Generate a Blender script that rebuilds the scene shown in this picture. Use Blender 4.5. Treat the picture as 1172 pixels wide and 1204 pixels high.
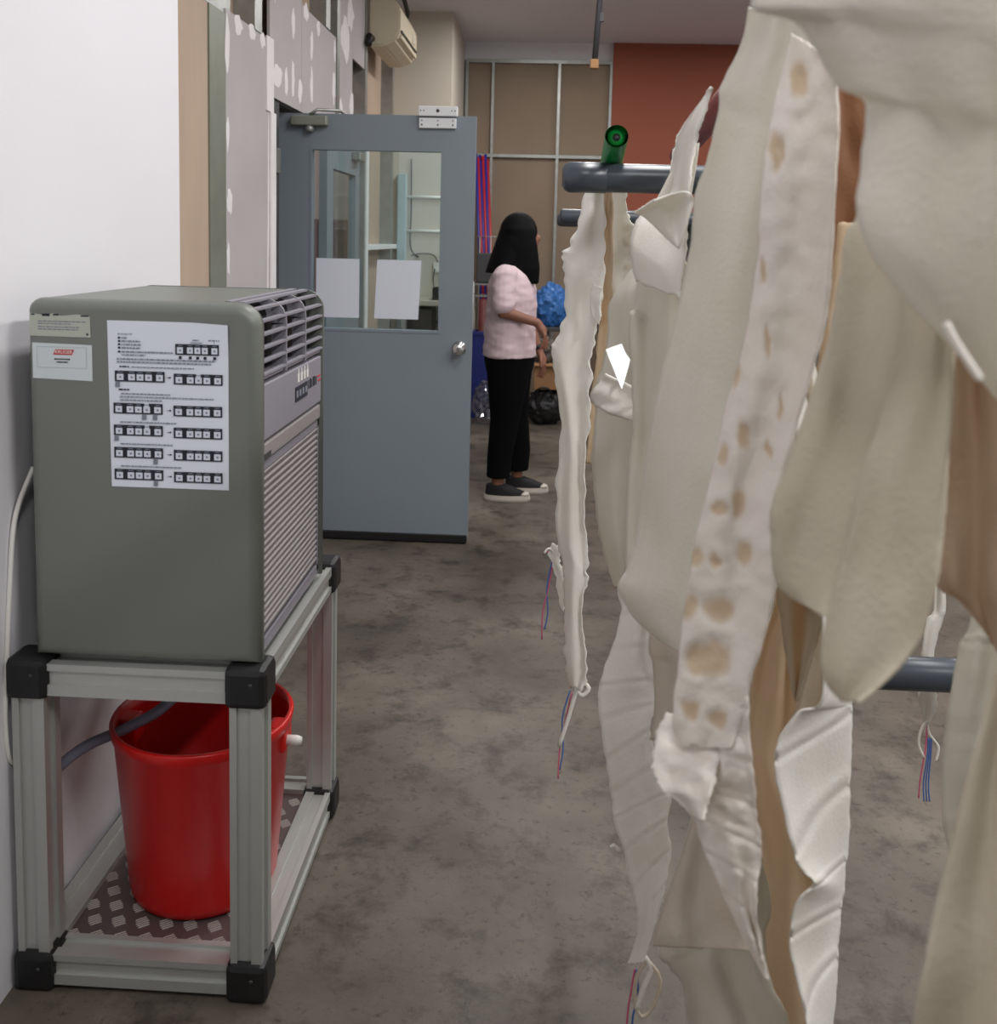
import bpy, bmesh, math, random
from mathutils import Vector, Matrix, noise
random.seed(7)
for o in list(bpy.data.objects): bpy.data.objects.remove(o)
S = bpy.context.scene
COL = S.collection
R = math.radians

# ---------------------------------------------------------------- camera
F, CX, CY, EYE = 1150.0, 586.0, 400.0, 1.48        # the frame is taken as 1172 x 1204
ROT = Matrix.Rotation(R(2.6), 3, 'Z') @ Matrix.Rotation(R(90 - 5.9), 3, 'X') @ Matrix.Rotation(R(1.4), 3, 'Z')
cd = bpy.data.cameras.new('camera'); cam = bpy.data.objects.new('camera', cd); COL.objects.link(cam)
cam.matrix_world = Matrix.Translation((0, 0, EYE)) @ ROT.to_4x4()
cd.sensor_fit = 'HORIZONTAL'; cd.sensor_width = 36; cd.lens = F / 1172 * 36
cd.shift_y = -(602 - CY) / 1172
cd.clip_start = .05
cd.dof.use_dof = True; cd.dof.focus_distance = 2.6; cd.dof.aperture_fstop = 6.5
S.camera = cam

def at(px, py, d):
    "point of the photograph's pixel at the real distance d (metres in front of the camera along the corridor)"
    r = ROT @ Vector(((px - CX) / F, -(py - CY) / F, -1))
    return Vector((0, 0, EYE)) + r * (d / r.y)

# ---------------------------------------------------------------- world, lights, exposure
w = bpy.data.worlds.new('world'); S.world = w; w.use_nodes = True
w.node_tree.nodes['Background'].inputs[0].default_value = (.93, .95, 1, 1)
w.node_tree.nodes['Background'].inputs[1].default_value = .16
def area(name, loc, sx, sy, power, col=(1, .97, .94)):
    l = bpy.data.lights.new(name, 'AREA'); l.shape = 'RECTANGLE'; l.size = sx; l.size_y = sy
    l.energy = power; l.color = col
    o = bpy.data.objects.new(name, l); COL.objects.link(o); o.location = loc
    return o
for lx, ly, pw in ((.3, 2.4, 32), (1.9, 2.3, 36), (.3, 4.9, 24), (1.9, 4.9, 26), (0, 7.3, 26), (1.9, 7.3, 22), (.1, -.4, 26), (1.9, -.1, 84), (-2.2, 6.0, 22)):
    area('ceiling_lamp', (lx, ly, 3.2), .3, 1.2, pw, (1, .985, .975))
vs = S.view_settings; vs.view_transform = 'Standard'; vs.look = 'None'; vs.gamma = 1; vs.use_curve_mapping = False
vs.exposure = 0.0

# ---------------------------------------------------------------- materials
def lin(c):
    return tuple(((v / 255) / 12.92 if v / 255 <= .04045 else ((v / 255 + .055) / 1.055) ** 2.4) for v in c)
MATS = {}
def mat(name, rgb, rough=.6, metal=0, var=0, scale=8, bump=0, bscale=60, rgb2=None, spec=.5, stretch=(1, 1, 1)):
    if name in MATS: return MATS[name]
    m = bpy.data.materials.new(name); m.use_nodes = True; n = m.node_tree.nodes; k = m.node_tree.links
    b = n['Principled BSDF']; c = lin(rgb)
    b.inputs['Roughness'].default_value = rough; b.inputs['Metallic'].default_value = metal
    b.inputs['Specular IOR Level'].default_value = spec
    b.inputs['Base Color'].default_value = (*c, 1)
    if var or rgb2 or bump:
        tc = n.new('ShaderNodeTexCoord'); mp = n.new('ShaderNodeMapping'); mp.inputs['Scale'].default_value = stretch
        k.new(tc.outputs['Object'], mp.inputs['Vector'])
    if var or rgb2:
        t = n.new('ShaderNodeTexNoise'); t.inputs['Scale'].default_value = scale; t.inputs['Detail'].default_value = 6
        k.new(mp.outputs[0], t.inputs['Vector'])
        r = n.new('ShaderNodeValToRGB'); k.new(t.outputs['Fac'], r.inputs[0])
        c2 = lin(rgb2) if rgb2 else tuple(v * (1 - var) for v in c)
        r.color_ramp.elements[0].position = .32; r.color_ramp.elements[1].position = .68
        r.color_ramp.elements[0].color = (*c2, 1); r.color_ramp.elements[1].color = (*c, 1)
        k.new(r.outputs[0], b.inputs['Base Color'])
    if bump:
        t2 = n.new('ShaderNodeTexNoise'); t2.inputs['Scale'].default_value = bscale; t2.inputs['Detail'].default_value = 4
        k.new(mp.outputs[0], t2.inputs['Vector'])
        bp = n.new('ShaderNodeBump'); bp.inputs['Strength'].default_value = bump; bp.inputs['Distance'].default_value = .01
        k.new(t2.outputs['Fac'], bp.inputs['Height']); k.new(bp.outputs[0], b.inputs['Normal'])
    MATS[name] = m; return m

def glass_mat(name, tint, gloss=.07):
    m = bpy.data.materials.new(name); m.use_nodes = True; n = m.node_tree.nodes; k = m.node_tree.links
    n.remove(n['Principled BSDF'])
    a = n.new('ShaderNodeBsdfTransparent'); a.inputs[0].default_value = (*tint, 1)
    g = n.new('ShaderNodeBsdfGlossy'); g.inputs['Roughness'].default_value = .03
    x = n.new('ShaderNodeMixShader'); x.inputs[0].default_value = gloss
    k.new(a.outputs[0], x.inputs[1]); k.new(g.outputs[0], x.inputs[2]); k.new(x.outputs[0], n['Material Output'].inputs[0])
    return m

def cloth_mat(name, rgb, patch=(178, 140, 95), transl=.28, trgb=(200, 150, 95), weave=.25):
    "cream rubbery cloth: soft mottling, thin tan patches where the attribute says so, light passing through"
    m = bpy.data.materials.new(name); m.use_nodes = True; n = m.node_tree.nodes; k = m.node_tree.links
    b = n['Principled BSDF']; b.inputs['Roughness'].default_value = .55; b.inputs['Specular IOR Level'].default_value = .3
    tc = n.new('ShaderNodeTexCoord')
    t = n.new('ShaderNodeTexNoise'); t.inputs['Scale'].default_value = 9; t.inputs['Detail'].default_value = 5
    k.new(tc.outputs['Object'], t.inputs['Vector'])
    r = n.new('ShaderNodeValToRGB'); c = lin(rgb)
    r.color_ramp.elements[0].position = .3; r.color_ramp.elements[1].position = .7
    r.color_ramp.elements[0].color = (c[0] * .88, c[1] * .87, c[2] * .82, 1); r.color_ramp.elements[1].color = (*c, 1)
    k.new(t.outputs['Fac'], r.inputs[0])
    at_ = n.new('ShaderNodeAttribute'); at_.attribute_name = 'patch'
    mx = n.new('ShaderNodeMixRGB'); k.new(at_.outputs['Fac'], mx.inputs[0]); k.new(r.outputs[0], mx.inputs[1])
    mx.inputs[2].default_value = (*lin(patch), 1); k.new(mx.outputs[0], b.inputs['Base Color'])
    t2 = n.new('ShaderNodeTexNoise'); t2.inputs['Scale'].default_value = 170; t2.inputs['Detail'].default_value = 3
    k.new(tc.outputs['Object'], t2.inputs['Vector'])
    bp = n.new('ShaderNodeBump'); bp.inputs['Strength'].default_value = weave; bp.inputs['Distance'].default_value = .004
    k.new(t2.outputs['Fac'], bp.inputs['Height']); k.new(bp.outputs[0], b.inputs['Normal'])
    tr = n.new('ShaderNodeBsdfTranslucent'); tr.inputs[0].default_value = (*lin(trgb), 1)
    x = n.new('ShaderNodeMixShader'); x.inputs[0].default_value = transl
    k.new(b.outputs[0], x.inputs[1]); k.new(tr.outputs[0], x.inputs[2]); k.new(x.outputs[0], n['Material Output'].inputs[0])
    MATS[name] = m; return m

def floor_mat():
    m = bpy.data.materials.new('stained_concrete'); m.use_nodes = True; n = m.node_tree.nodes; k = m.node_tree.links
    b = n['Principled BSDF']; b.inputs['Specular IOR Level'].default_value = .4
    tc = n.new('ShaderNodeTexCoord')
    def nz(scale, detail, rough=.6, dist=0):
        t = n.new('ShaderNodeTexNoise'); t.inputs['Scale'].default_value = scale; t.inputs['Detail'].default_value = detail
        t.inputs['Roughness'].default_value = rough; t.inputs['Distortion'].default_value = dist
        k.new(tc.outputs['Object'], t.inputs['Vector']); return t
    def ramp(src, stops):
        r = n.new('ShaderNodeValToRGB'); k.new(src, r.inputs[0])
        e = r.color_ramp.elements; e[0].position = stops[0][0]; e[0].color = (*lin(stops[0][1]), 1)
        e[1].position = stops[-1][0]; e[1].color = (*lin(stops[-1][1]), 1)
        for p, c in stops[1:-1]:
            q = e.new(p); q.color = (*lin(c), 1)
        return r
    big = ramp(nz(1.3, 7, .6, .1).outputs['Fac'], [(.3, (66, 62, 55)), (.45, (88, 81, 72)), (.56, (102, 94, 84)), (.72, (128, 119, 107))])
    blot = ramp(nz(6.5, 12, .72, .15).outputs['Fac'], [(.34, (120, 117, 114)), (.5, (255, 255, 255)), (.9, (255, 255, 255))])
    mx = n.new('ShaderNodeMixRGB'); mx.blend_type = 'MULTIPLY'; mx.inputs[0].default_value = .75
    k.new(big.outputs[0], mx.inputs[1]); k.new(blot.outputs[0], mx.inputs[2])
    fleck = ramp(nz(34, 9, .8, .1).outputs['Fac'], [(.36, (60, 56, 54)), (.45, (255, 255, 255)), (.62, (255, 255, 255)), (.74, (255, 250, 246))])
    mx2 = n.new('ShaderNodeMixRGB'); mx2.blend_type = 'MULTIPLY'; mx2.inputs[0].default_value = .6
    k.new(mx.outputs[0], mx2.inputs[1]); k.new(fleck.outputs[0], mx2.inputs[2]); k.new(mx2.outputs[0], b.inputs['Base Color'])
    rr = n.new('ShaderNodeMapRange'); rr.inputs[3].default_value = .28; rr.inputs[4].default_value = .6
    k.new(nz(3.0, 5).outputs['Fac'], rr.inputs[0]); k.new(rr.outputs[0], b.inputs['Roughness'])
    bp = n.new('ShaderNodeBump'); bp.inputs['Strength'].default_value = .12; bp.inputs['Distance'].default_value = .01
    k.new(nz(40, 6, .7).outputs['Fac'], bp.inputs['Height']); k.new(bp.outputs[0], b.inputs['Normal'])
    return m

M_FLOOR = floor_mat()
WHITE = mat('white_paint', (226, 225, 229), .7, var=.03, scale=2)
CEIL = mat('ceiling_paint', (226, 224, 228), .9)
TAN = mat('tan_board', (186, 164, 144), .75, var=.1, scale=3, stretch=(3, 3, .6))
BROWN = mat('brown_board', (142, 124, 105), .75, var=.1, scale=3)
STEEL = mat('galvanised_steel', (168, 170, 166), .42, .7, var=.2, scale=14)
STEELG = mat('grey_green_steel', (140, 144, 130), .5, .35, var=.15, scale=10)
BOARD = mat('plasterboard', (184, 178, 178), .85, var=.06, scale=4)
COMPOUND = mat('joint_compound', (232, 228, 228), .85, var=.05, scale=20)
CREAMW = mat('cream_wall', (206, 198, 184), .8, var=.04, scale=2)
RED = mat('terracotta_wall', (150, 82, 60), .75, var=.05, scale=2)
PINKW = mat('pink_grey_wall', (196, 172, 166), .8)
DOORG = mat('grey_door_paint', (128, 138, 146), .42, var=.04, scale=2)
BLACK = mat('black_plastic', (20, 20, 21), .5)
ACBODY = mat('grey_green_enamel', (108, 112, 106), .42, var=.03, scale=3)
ACFRONT = mat('lavender_grey_plastic', (134, 132, 140), .5)
ACSLAT = mat('warm_grey_slat', (142, 137, 138), .55)
ALU = mat('anodised_aluminium', (188, 190, 186), .42, .55, var=.04, scale=5)
CHECK = mat('checker_plate', (112, 98, 97), .38, .45, var=.2, scale=9)
TREAD = mat('bright_tread', (205, 200, 194), .35, .5)
BUCKET = mat('red_plastic', (206, 20, 18), .32, var=.06, scale=5)
WPLAS = mat('white_plastic', (226, 224, 218), .45)
HOSE = mat('slate_hose', (132, 134, 150), .5)
PAPER = mat('paper', (214, 219, 230), .85)
PAPERG = mat('grey_green_label', (170, 174, 162), .7)
PAPERW = mat('white_label', (196, 204, 206), .6)
INK = mat('ink', (26, 28, 40), .8)
INKG = mat('grey_ink', (118, 124, 136), .8)
KEY = mat('printed_key', (205, 210, 222), .85)
REDINK = mat('red_ink', (178, 44, 56), .7)
CHROME = mat('satin_chrome', (205, 205, 205), .22, .95)
GREY_PIPE = mat('charcoal_pipe', (66, 72, 80), .32, var=.06, scale=10)
GREEN = mat('green_tube', (8, 120, 48), .35)
MAROON = mat('maroon_tube', (128, 28, 30), .4)
PLATEW = mat('white_enamel', (226, 228, 230), .4)
GLASS = glass_mat('window_glass', (.88, .97, .97))
CLEARP = glass_mat('clear_film', (.82, .84, .85), .25)
BEIGEAC = mat('aged_cream_plastic', (214, 202, 176), .5)
BLUEP = mat('blue_pipe', (34, 44, 140), .4)
REDP = mat('red_pipe', (176, 38, 40), .4)
BLUEB = mat('blue_bag', (58, 118, 190), .4, var=.3, scale=14)
CARD = mat('cardboard', (164, 122, 84), .8, var=.08)
DARKRED = mat('dark_red_panel', (92, 36, 32), .6)
FOIL = mat('foil', (190, 184, 176), .25, .8)
DGREY = mat('dark_grey', (62, 62, 64), .6)
WOOD = mat('bench_wood', (150, 128, 104), .6, var=.2, scale=5, stretch=(1, 8, 1))
SKIN = mat('skin', (138, 92, 72), .55)
SHIRT = mat('pale_pink_cotton', (222, 198, 203), .85, bump=.3, bscale=25)
TROUS = mat('black_cotton', (12, 12, 14), .95, spec=.1)
HAIR = mat('black_hair', (8, 7, 8), .75, spec=.15)
SHOE = mat('black_canvas', (26, 25, 26), .8)
SOLE = mat('off_white_rubber', (196, 188, 176), .6)
CREAM = cloth_mat('cream_cloth', (226, 224, 214), trgb=(222, 212, 190))
CREAM2 = cloth_mat('pale_cream_cloth', (246, 245, 240), transl=.25, trgb=(236, 228, 212))
CREAM3 = cloth_mat('warm_cream_cloth', (222, 214, 200), transl=.32, trgb=(215, 190, 155))
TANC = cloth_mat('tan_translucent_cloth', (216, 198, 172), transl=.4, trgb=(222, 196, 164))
CASTC = cloth_mat('white_cast_cloth', (240, 234, 228), patch=(206, 182, 150), transl=.25, trgb=(228, 216, 196))
WALLTONE = cloth_mat('wall_tone_strip', (150, 108, 80), transl=.3, trgb=(165, 115, 80))  # browned terracotta wall tone, for the strip standing in for that wall
DTAN = cloth_mat('brown_beige_cloth', (198, 176, 152), transl=.35, trgb=(190, 158, 124))
BEIGE = cloth_mat('beige_cloth', (206, 198, 180), transl=.25, trgb=(214, 198, 170))

# ---------------------------------------------------------------- mesh helpers
def link(name, bm, m, parent=None, smooth=False, kind=None):
    me = bpy.data.meshes.new(name); bm.normal_update(); bm.to_mesh(me); bm.free()
    if m: me.materials.append(m)
    if smooth:
        for p in me.polygons: p.use_smooth = True
    o = bpy.data.objects.new(name, me); COL.objects.link(o)
    if parent: o.parent = parent
    if kind: o['kind'] = kind
    return o
def share(src, parent=None, loc=None, rot=None):
    o = src.copy(); COL.objects.link(o)
    if parent is not None: o.parent = parent
    if loc is not None: o.location = loc
    if rot is not None: o.rotation_euler = rot
    return o
def tag(o, label, cat, group=None):
    o['label'] = label; o['category'] = cat
    if group: o['group'] = group
    return o
def thing(name, label, cat, loc=(0, 0, 0), group=None):
    o = bpy.data.objects.new(name, None); o.empty_display_size = .05; COL.objects.link(o); o.location = loc
    return tag(o, label, cat, group)
def under(root, *objs):
    "parent world-placed parts to a root without moving them"
    bpy.context.view_layer.update()
    for o in objs:
        o.parent = root; o.matrix_parent_inverse = root.matrix_world.inverted()
def abox(bm, x0, x1, y0, y1, z0, z1):
    v = [bm.verts.new(p) for p in ((x0, y0, z0), (x1, y0, z0), (x1, y1, z0), (x0, y1, z0), (x0, y0, z1), (x1, y0, z1), (x1, y1, z1), (x0, y1, z1))]
    for f in ((3, 2, 1, 0), (4, 5, 6, 7), (0, 1, 5, 4), (1, 2, 6, 5), (2, 3, 7, 6), (3, 0, 4, 7)): bm.faces.new([v[i] for i in f])
def box(name, x0, x1, y0, y1, z0, z1, m, parent=None, bev=0, seg=2, kind=None):
    bm = bmesh.new(); abox(bm, x0, x1, y0, y1, z0, z1)
    if bev: bmesh.ops.bevel(bm, geom=list(bm.edges), offset=bev, segments=seg, profile=.5, affect='EDGES')
    return link(name, bm, m, parent, kind=kind)
def boxes(name, lst, m, parent=None, kind=None):
    bm = bmesh.new()
    for b in lst: abox(bm, *b)
    return link(name, bm, m, parent, kind=kind)
def atube(bm, pts, r, seg=10, cap=True):
    pts = [Vector(p) for p in pts]; rings = []; up = None
    for i, p in enumerate(pts):
        t = (pts[min(i + 1, len(pts) - 1)] - pts[max(i - 1, 0)]).normalized()
        if up is None: up = t.orthogonal().normalized()
        up = (up - t * up.dot(t)).normalized(); s = t.cross(up)
        rr = r[i] if isinstance(r, (list, tuple)) else r
        rings.append([bm.verts.new(p + (up * math.cos(a) + s * math.sin(a)) * rr) for a in [2 * math.pi * k / seg for k in range(seg)]])
    for a, b in zip(rings, rings[1:]):
        for k in range(seg): bm.faces.new((a[k], a[(k + 1) % seg], b[(k + 1) % seg], b[k]))
    if cap:
        bm.faces.new(rings[0][::-1]); bm.faces.new(rings[-1])
def tube(name, pts, r, m, parent=None, seg=12, smooth=True):
    bm = bmesh.new(); atube(bm, pts, r, seg); o = link(name, bm, m, parent, smooth)
    return o
def spline(pts, n):
    P = [Vector(p) for p in pts]; out = []
    for i in range(n):
        t = i / (n - 1) * (len(P) - 1); k = min(int(t), len(P) - 2); u = t - k
        p0, p1, p2, p3 = P[max(k - 1, 0)], P[k], P[k + 1], P[min(k + 2, len(P) - 1)]
        out.append(.5 * (2 * p1 + (p2 - p0) * u + (2 * p0 - 5 * p1 + 4 * p2 - p3) * u * u + (3 * p1 - p0 - 3 * p2 + p3) * u ** 3))
    return out
def lathe(name, prof, m, parent=None, seg=40, loc=(0, 0, 0)):
    bm = bmesh.new(); rings = []
    for r, z in prof: rings.append([bm.verts.new((r * math.cos(2 * math.pi * k / seg), r * math.sin(2 * math.pi * k / seg), z)) for k in range(seg)])
    for a, b in zip(rings, rings[1:]):
        for k in range(seg): bm.faces.new((a[k], a[(k + 1) % seg], b[(k + 1) % seg], b[k]))
    bm.faces.new(rings[0][::-1]); bm.faces.new(rings[-1])
    o = link(name, bm, m, parent, True); o.location = loc; return o
def aquad(bm, pts): bm.faces.new([bm.verts.new(p) for p in pts])
def slab(name, pts, th, m, parent=None, axis=(0, 1, 0)):
    "a flat outline with thickness th along axis"
    bm = bmesh.new(); a = Vector(axis) * th
    f = [bm.verts.new(p) for p in pts]; g = [bm.verts.new(Vector(p) + a) for p in pts]; n = len(f)
    bm.faces.new(f); bm.faces.new(g[::-1])
    for i in range(n): bm.faces.new((f[(i + 1) % n], f[i], g[i], g[(i + 1) % n]))
    bmesh.ops.recalc_face_normals(bm, faces=list(bm.faces))
    return link(name, bm, m, parent)
def text_mesh(name, s, size, m, mw, parent=None, depth=.0003):
    c = bpy.data.curves.new(name, 'FONT'); c.body = s; c.size = size; c.extrude = depth; c.align_x = 'CENTER'; c.align_y = 'CENTER'
    t = bpy.data.objects.new(name, c); COL.objects.link(t)
    dg = bpy.context.evaluated_depsgraph_get(); me = bpy.data.meshes.new_from_object(t.evaluated_get(dg))
    bpy.data.objects.remove(t)
    o = bpy.data.objects.new(name, me); COL.objects.link(o); me.materials.clear(); me.materials.append(m); me.transform(mw)
    if parent: under(parent, o)
    return o
def acaps(bm, p0, r0, p1, r1, seg=14, sq=None):
    "tapered capsule between two points; sq squashes the rings across world y"
    p0, p1 = Vector(p0), Vector(p1); ax = (p1 - p0); L = ax.length; ax.normalize()
    prof = []
    for i in range(1, 6): a = -math.pi / 2 + i * math.pi / 10 * .9; prof.append((r0 * math.cos(a), r0 * math.sin(a)))
    for i in range(5): a = i * math.pi / 10; prof.append((r1 * math.cos(a), L + r1 * math.sin(a)))
    u = ax.orthogonal().normalized(); v = ax.cross(u); rings = []
    for r, h in prof: rings.append([bm.verts.new(p0 + ax * h + (u * math.cos(2 * math.pi * k / seg) + v * math.sin(2 * math.pi * k / seg)) * r) for k in range(seg)])
    for a, b in zip(rings, rings[1:]):
        for k in range(seg): bm.faces.new((a[k], a[(k + 1) % seg], b[(k + 1) % seg], b[k]))
    bm.faces.new(rings[0][::-1]); bm.faces.new(rings[-1])
def aell(bm, c, r, seg=20):
    g = bmesh.ops.create_uvsphere(bm, u_segments=seg, v_segments=12, radius=1)
    bmesh.ops.transform(bm, matrix=Matrix.Translation(c) @ Matrix.Diagonal((*r, 1)), verts=g['verts'])
def aloft(bm, rings, seg=20):
    "stack of ellipses (cx, cy, z, rx, ry)"
    vr = [[bm.verts.new((cx + rx * math.cos(2 * math.pi * k / seg), cy + ry * math.sin(2 * math.pi * k / seg), z)) for k in range(seg)] for cx, cy, z, rx, ry in rings]
    for a, b in zip(vr, vr[1:]):
        for k in range(seg): bm.faces.new((a[k], a[(k + 1) % seg], b[(k + 1) % seg], b[k]))
    bm.faces.new(vr[0][::-1]); bm.faces.new(vr[-1])
def blob(name, bm, m, parent=None, voxel=.008, it=4):
    bmesh.ops.recalc_face_normals(bm, faces=list(bm.faces))
    o = link(name, bm, m, None)
    r = o.modifiers.new('r', 'REMESH'); r.mode = 'VOXEL'; r.voxel_size = voxel; r.use_smooth_shade = True
    s = o.modifiers.new('s', 'SMOOTH'); s.iterations = it; s.factor = .5
    dg = bpy.context.evaluated_depsgraph_get(); me = bpy.data.meshes.new_from_object(o.evaluated_get(dg))
    o.modifiers.clear(); o.data = me
    if parent: under(parent, o)
    return o

# ================================================================ THE SETTING
def struct(o): o['kind'] = 'structure'; return o
CZ = 3.25
fl = struct(box('floor', -4, 4, -2.5, 9.2, -.1, 0, M_FLOOR))
struct(box('ceiling', -4, 4, -2.5, 9.2, CZ, CZ + .1, CEIL))
wl = struct(box('wall_left', -1.32, -1.0, -2.5, 2.648, 0, CZ, WHITE))
# boards seen between the studs, on the far side of the partition
def wl_part(name, x0, x1, y0, y1, z0, z1, m, bev=0): return box(name, x0, x1, y0, y1, z0, z1, m, wl, bev)
for a, b, z in ((2.65, 3.42, 0), (3.425, 4.35, 0), (4.355, 5.52, 2.16), (5.525, 6.55, 2.16), (6.555, 7.9, 0)):
    wl_part('tan_board', -1.33, -1.285, a, b, z, CZ, TAN, .002)
wl_part('tan_board', -1.23, -1.206, 2.65, 3.473, .05, 2.28, TAN, .002)
wl_part('steel_track', -1.285, -1.205, 2.65, 3.72, 2.28, 2.36, STEEL)
wl_part('steel_track', -1.285, -1.205, 2.65, 7.9, 0, .05, STEEL)
wl_part('steel_stud', -1.285, -1.2, 3.475, 3.645, 0, 2.28, STEELG)
for a, b, z0, z1 in ((3.02, 3.06, 2.36, CZ), (4.0, 4.1, 2.3, CZ), (5.28, 5.38, 2.58, CZ), (5.56, 5.63, 2.06, CZ), (6.42, 6.5, 0, CZ), (7.55, 7.62, 0, CZ)):
    wl_part('steel_stud', -1.285, -1.195, a, b, z0, z1, STEEL)
wl_part('plasterboard_panel', -1.212, -1.2, 3.65, 4.225, 0, 2.3, BOARD)
wl_part('plasterboard_panel', -1.212, -1.2, 4.23, 4.776, 2.07, 2.98, BOARD)
wl_part('plasterboard_panel', -1.212, -1.2, 4.78, 5.55, 2.07, 2.575, BOARD)
wl_part('plasterboard_panel', -1.212, -1.2, 5.64, 6.02, 2.07, CZ, BOARD)
wl_part('plasterboard_panel', -1.212, -1.2, 6.025, 6.41, 2.55, CZ, BOARD)
def patch(y, z, ry, rz, rnd, parent=wl):
    bm = bmesh.new(); n = 14; rr = random.Random(rnd)
    ring = []
    for k in range(n):
        a = 2 * math.pi * k / n; q = .75 + .45 * rr.random()
        ring.append(bm.verts.new((-1.1995, y + ry * q * math.cos(a), z + rz * q * math.sin(a))))
    c = bm.verts.new((-1.1965, y, z))
    for k in range(n): bm.faces.new((ring[k], ring[(k + 1) % n], c))
    return link('plaster_patch', bm, COMPOUND, parent, True)
rng = random.Random(3)
for y, z, ry, rz in ((3.67, 2.18, .03, .11), (3.80, 2.27, .05, .035), (3.98, 2.28, .05, .03), (4.12, 2.28, .04, .035), (3.67, 1.85, .02, .07), (3.69, 1.60, .035, .05),
                     (3.67, 1.38, .02, .07), (3.69, 1.12, .03, .08), (4.21, 1.7, .015, .3), (4.20, 1.2, .015, .3),
                     (4.32, 2.62, .05, .14), (4.55, 2.86, .16, .12), (4.86, 2.56, .05, .04), (4.62, 2.45, .03, .07), (4.98, 2.42, .03, .07), (4.62, 2.2, .025, .09),
                     (4.98, 2.22, .03, .09), (4.36, 2.17, .07, .05), (4.5, 2.17, .03, .06), (4.75, 2.16, .04, .06), (5.5, 2.3, .04, .09), (5.52, 2.5, .03, .06), (5.12, 2.54, .04, .04),
                     (5.8, 2.62, .14, .12), (5.95, 2.8, .1, .1), (5.72, 2.95, .05, .09), (6.0, 2.25, .06, .1), (5.7, 2.2, .05, .06)):
    patch(y, z, ry, rz, rng.random())
wl_part('joint_strip', -1.2, -1.194, 4.17, 4.275, 2.0, 2.31, COMPOUND)
# doorway frame of the double door
box('door_jamb', -1.3, -1.21, 4.30, 4.42, 0, 2.09, DGREY, wl, .004)
box('jamb_edge', -1.2, -1.19, 4.225, 4.30, 0, 2.0, COMPOUND, wl, .002)
box('door_header', -1.3, -1.215, 4.42, 6.5, 2.06, 2.14, DGREY, wl, .004)
box('door_jamb', -1.3, -1.185, 6.46, 6.54, 0, 2.13, COMPOUND, wl, .004)
for z in (.35, 1.05, 1.75): box('hinge', -1.211, -1.2, 4.32, 4.41, z, z + .11, STEEL, wl, .003)
# wall round the counter corner, back wall, terracotta wall, right wall, the room behind the door
cw = struct(box('wall_corner', -1.3, -.78, 7.9, 9.1, 0, CZ, CREAMW))
wb = struct(box('wall_back', -.78, .56, 9.06, 9.2, 0, CZ, WHITE))
for a, b in ((-.74, -.525), (-.505, .072), (.092, .53)):
    for z0, z1 in ((.02, 2.225), (2.255, 3.06)):
        box('brown_board', a, b, 9.045, 9.06, z0, z1, BROWN, wb, .002)
for x in (-.75, -.515, .082, .545): box('steel_stud', x - .012, x + .012, 9.0, 9.06, .0, 3.08, STEEL, wb)
box('steel_rail', -.76, .555, 9.002, 9.06, 3.06, 3.09, STEEL, wb)
box('steel_rail', -.76, .555, 9.004, 9.06, 2.222, 2.25, STEEL, wb)
struct(box('wall_terracotta', .56, 4, 9.0, 9.2, 0, CZ, RED))
struct(box('wall_right', 3.9, 4, -2.5, 9.2, 0, CZ, WHITE))
struct(box('wall_side_room', -3.2, -3.1, 2.65, 9.1, 0, CZ, PINKW))

# ---- open door
dy0, dy1 = 4.62, 4.665
d1 = struct(boxes('door_1', [(-1.27, -1.115, dy0, dy1, .03, 2.045), (-.492, -.338, dy0, dy1, .03, 2.045), (-1.115, -.492, dy0, dy1, 1.885, 2.045), (-1.115, -.492, dy0, dy1, .03, 1.03)], DOORG))
box('pane', -1.12, -.487, dy0 + .018, dy0 + .026, 1.025, 1.89, GLASS, d1)
boxes('glazing_bead', [(-1.118, -1.108, dy0 - .004, dy1, 1.025, 1.89), (-.499, -.489, dy0 - .004, dy1, 1.025, 1.89), (-1.108, -.499, dy0 - .004, dy1, 1.878, 1.89), (-1.108, -.499, dy0 - .004, dy1, 1.025, 1.037)], DOORG, d1)
box('door_seal', -1.27, -.342, dy0 - .006, dy1 + .006, .006, .045, BLACK, d1, .004)
# closer: body, spindle cap, arm
cl = box('door_closer', -1.2, -1.03, dy0 - .05, dy0, 1.985, 2.03, STEELG, d1, .006)
cap = lathe('spindle_cap', [(.0, 0), (.02, 0), (.022, .01), (.022, .03), (.0, .032)], STEEL, cl, 16, (-1.115, dy0 - .025, 1.958))
tube('closer_arm', [(-1.115, dy0 - .025, 2.035), (-1.08, dy0 - .02, 2.06), (-.99, dy0 + .05, 2.065), (-1.0, dy0 + .3, 2.07)], .008, STEEL, cl, 8)
# electromagnetic lock armature plates, screw holes
lk = box('lock_plate', -.605, -.425, dy0 - .03, dy0 + .01, 2.04, 2.085, PLATEW, d1, .003)
lk2 = box('lock_plate', -.603, -.43, dy0 - .022, dy0, 1.985, 2.032, PLATEW, d1, .003)
def screw(x, z, y, r, parent):
    o = lathe('screw_hole', [(r, 0), (r, .0015)], DGREY, None, 10); o.rotation_euler = (R(90), 0, 0); o.location = (x, y, z); under(parent, o)
screw(-.515, 2.064, dy0 - .0295, .008, lk)
for x in (-.595, -.58, -.45, -.435): screw(x, 2.064, dy0 - .0295, .003, lk)
for x in (-.59, -.515, -.445): screw(x, 2.0, dy0 - .0215, .004, lk2); screw(x, 2.02, dy0 - .0215, .003, lk2)
kn = lathe('door_knob', [(.001, 0), (.034, 0), (.034, .006), (.014, .01), (.013, .03), (.026, .042), (.03, .055), (.026, .066), (.012, .07), (.001, .07)], CHROME, None, 24)
kn.rotation_euler = (R(90), 0, 0); kn.location = (-.397, dy0, .958); under(d1, kn)
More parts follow.
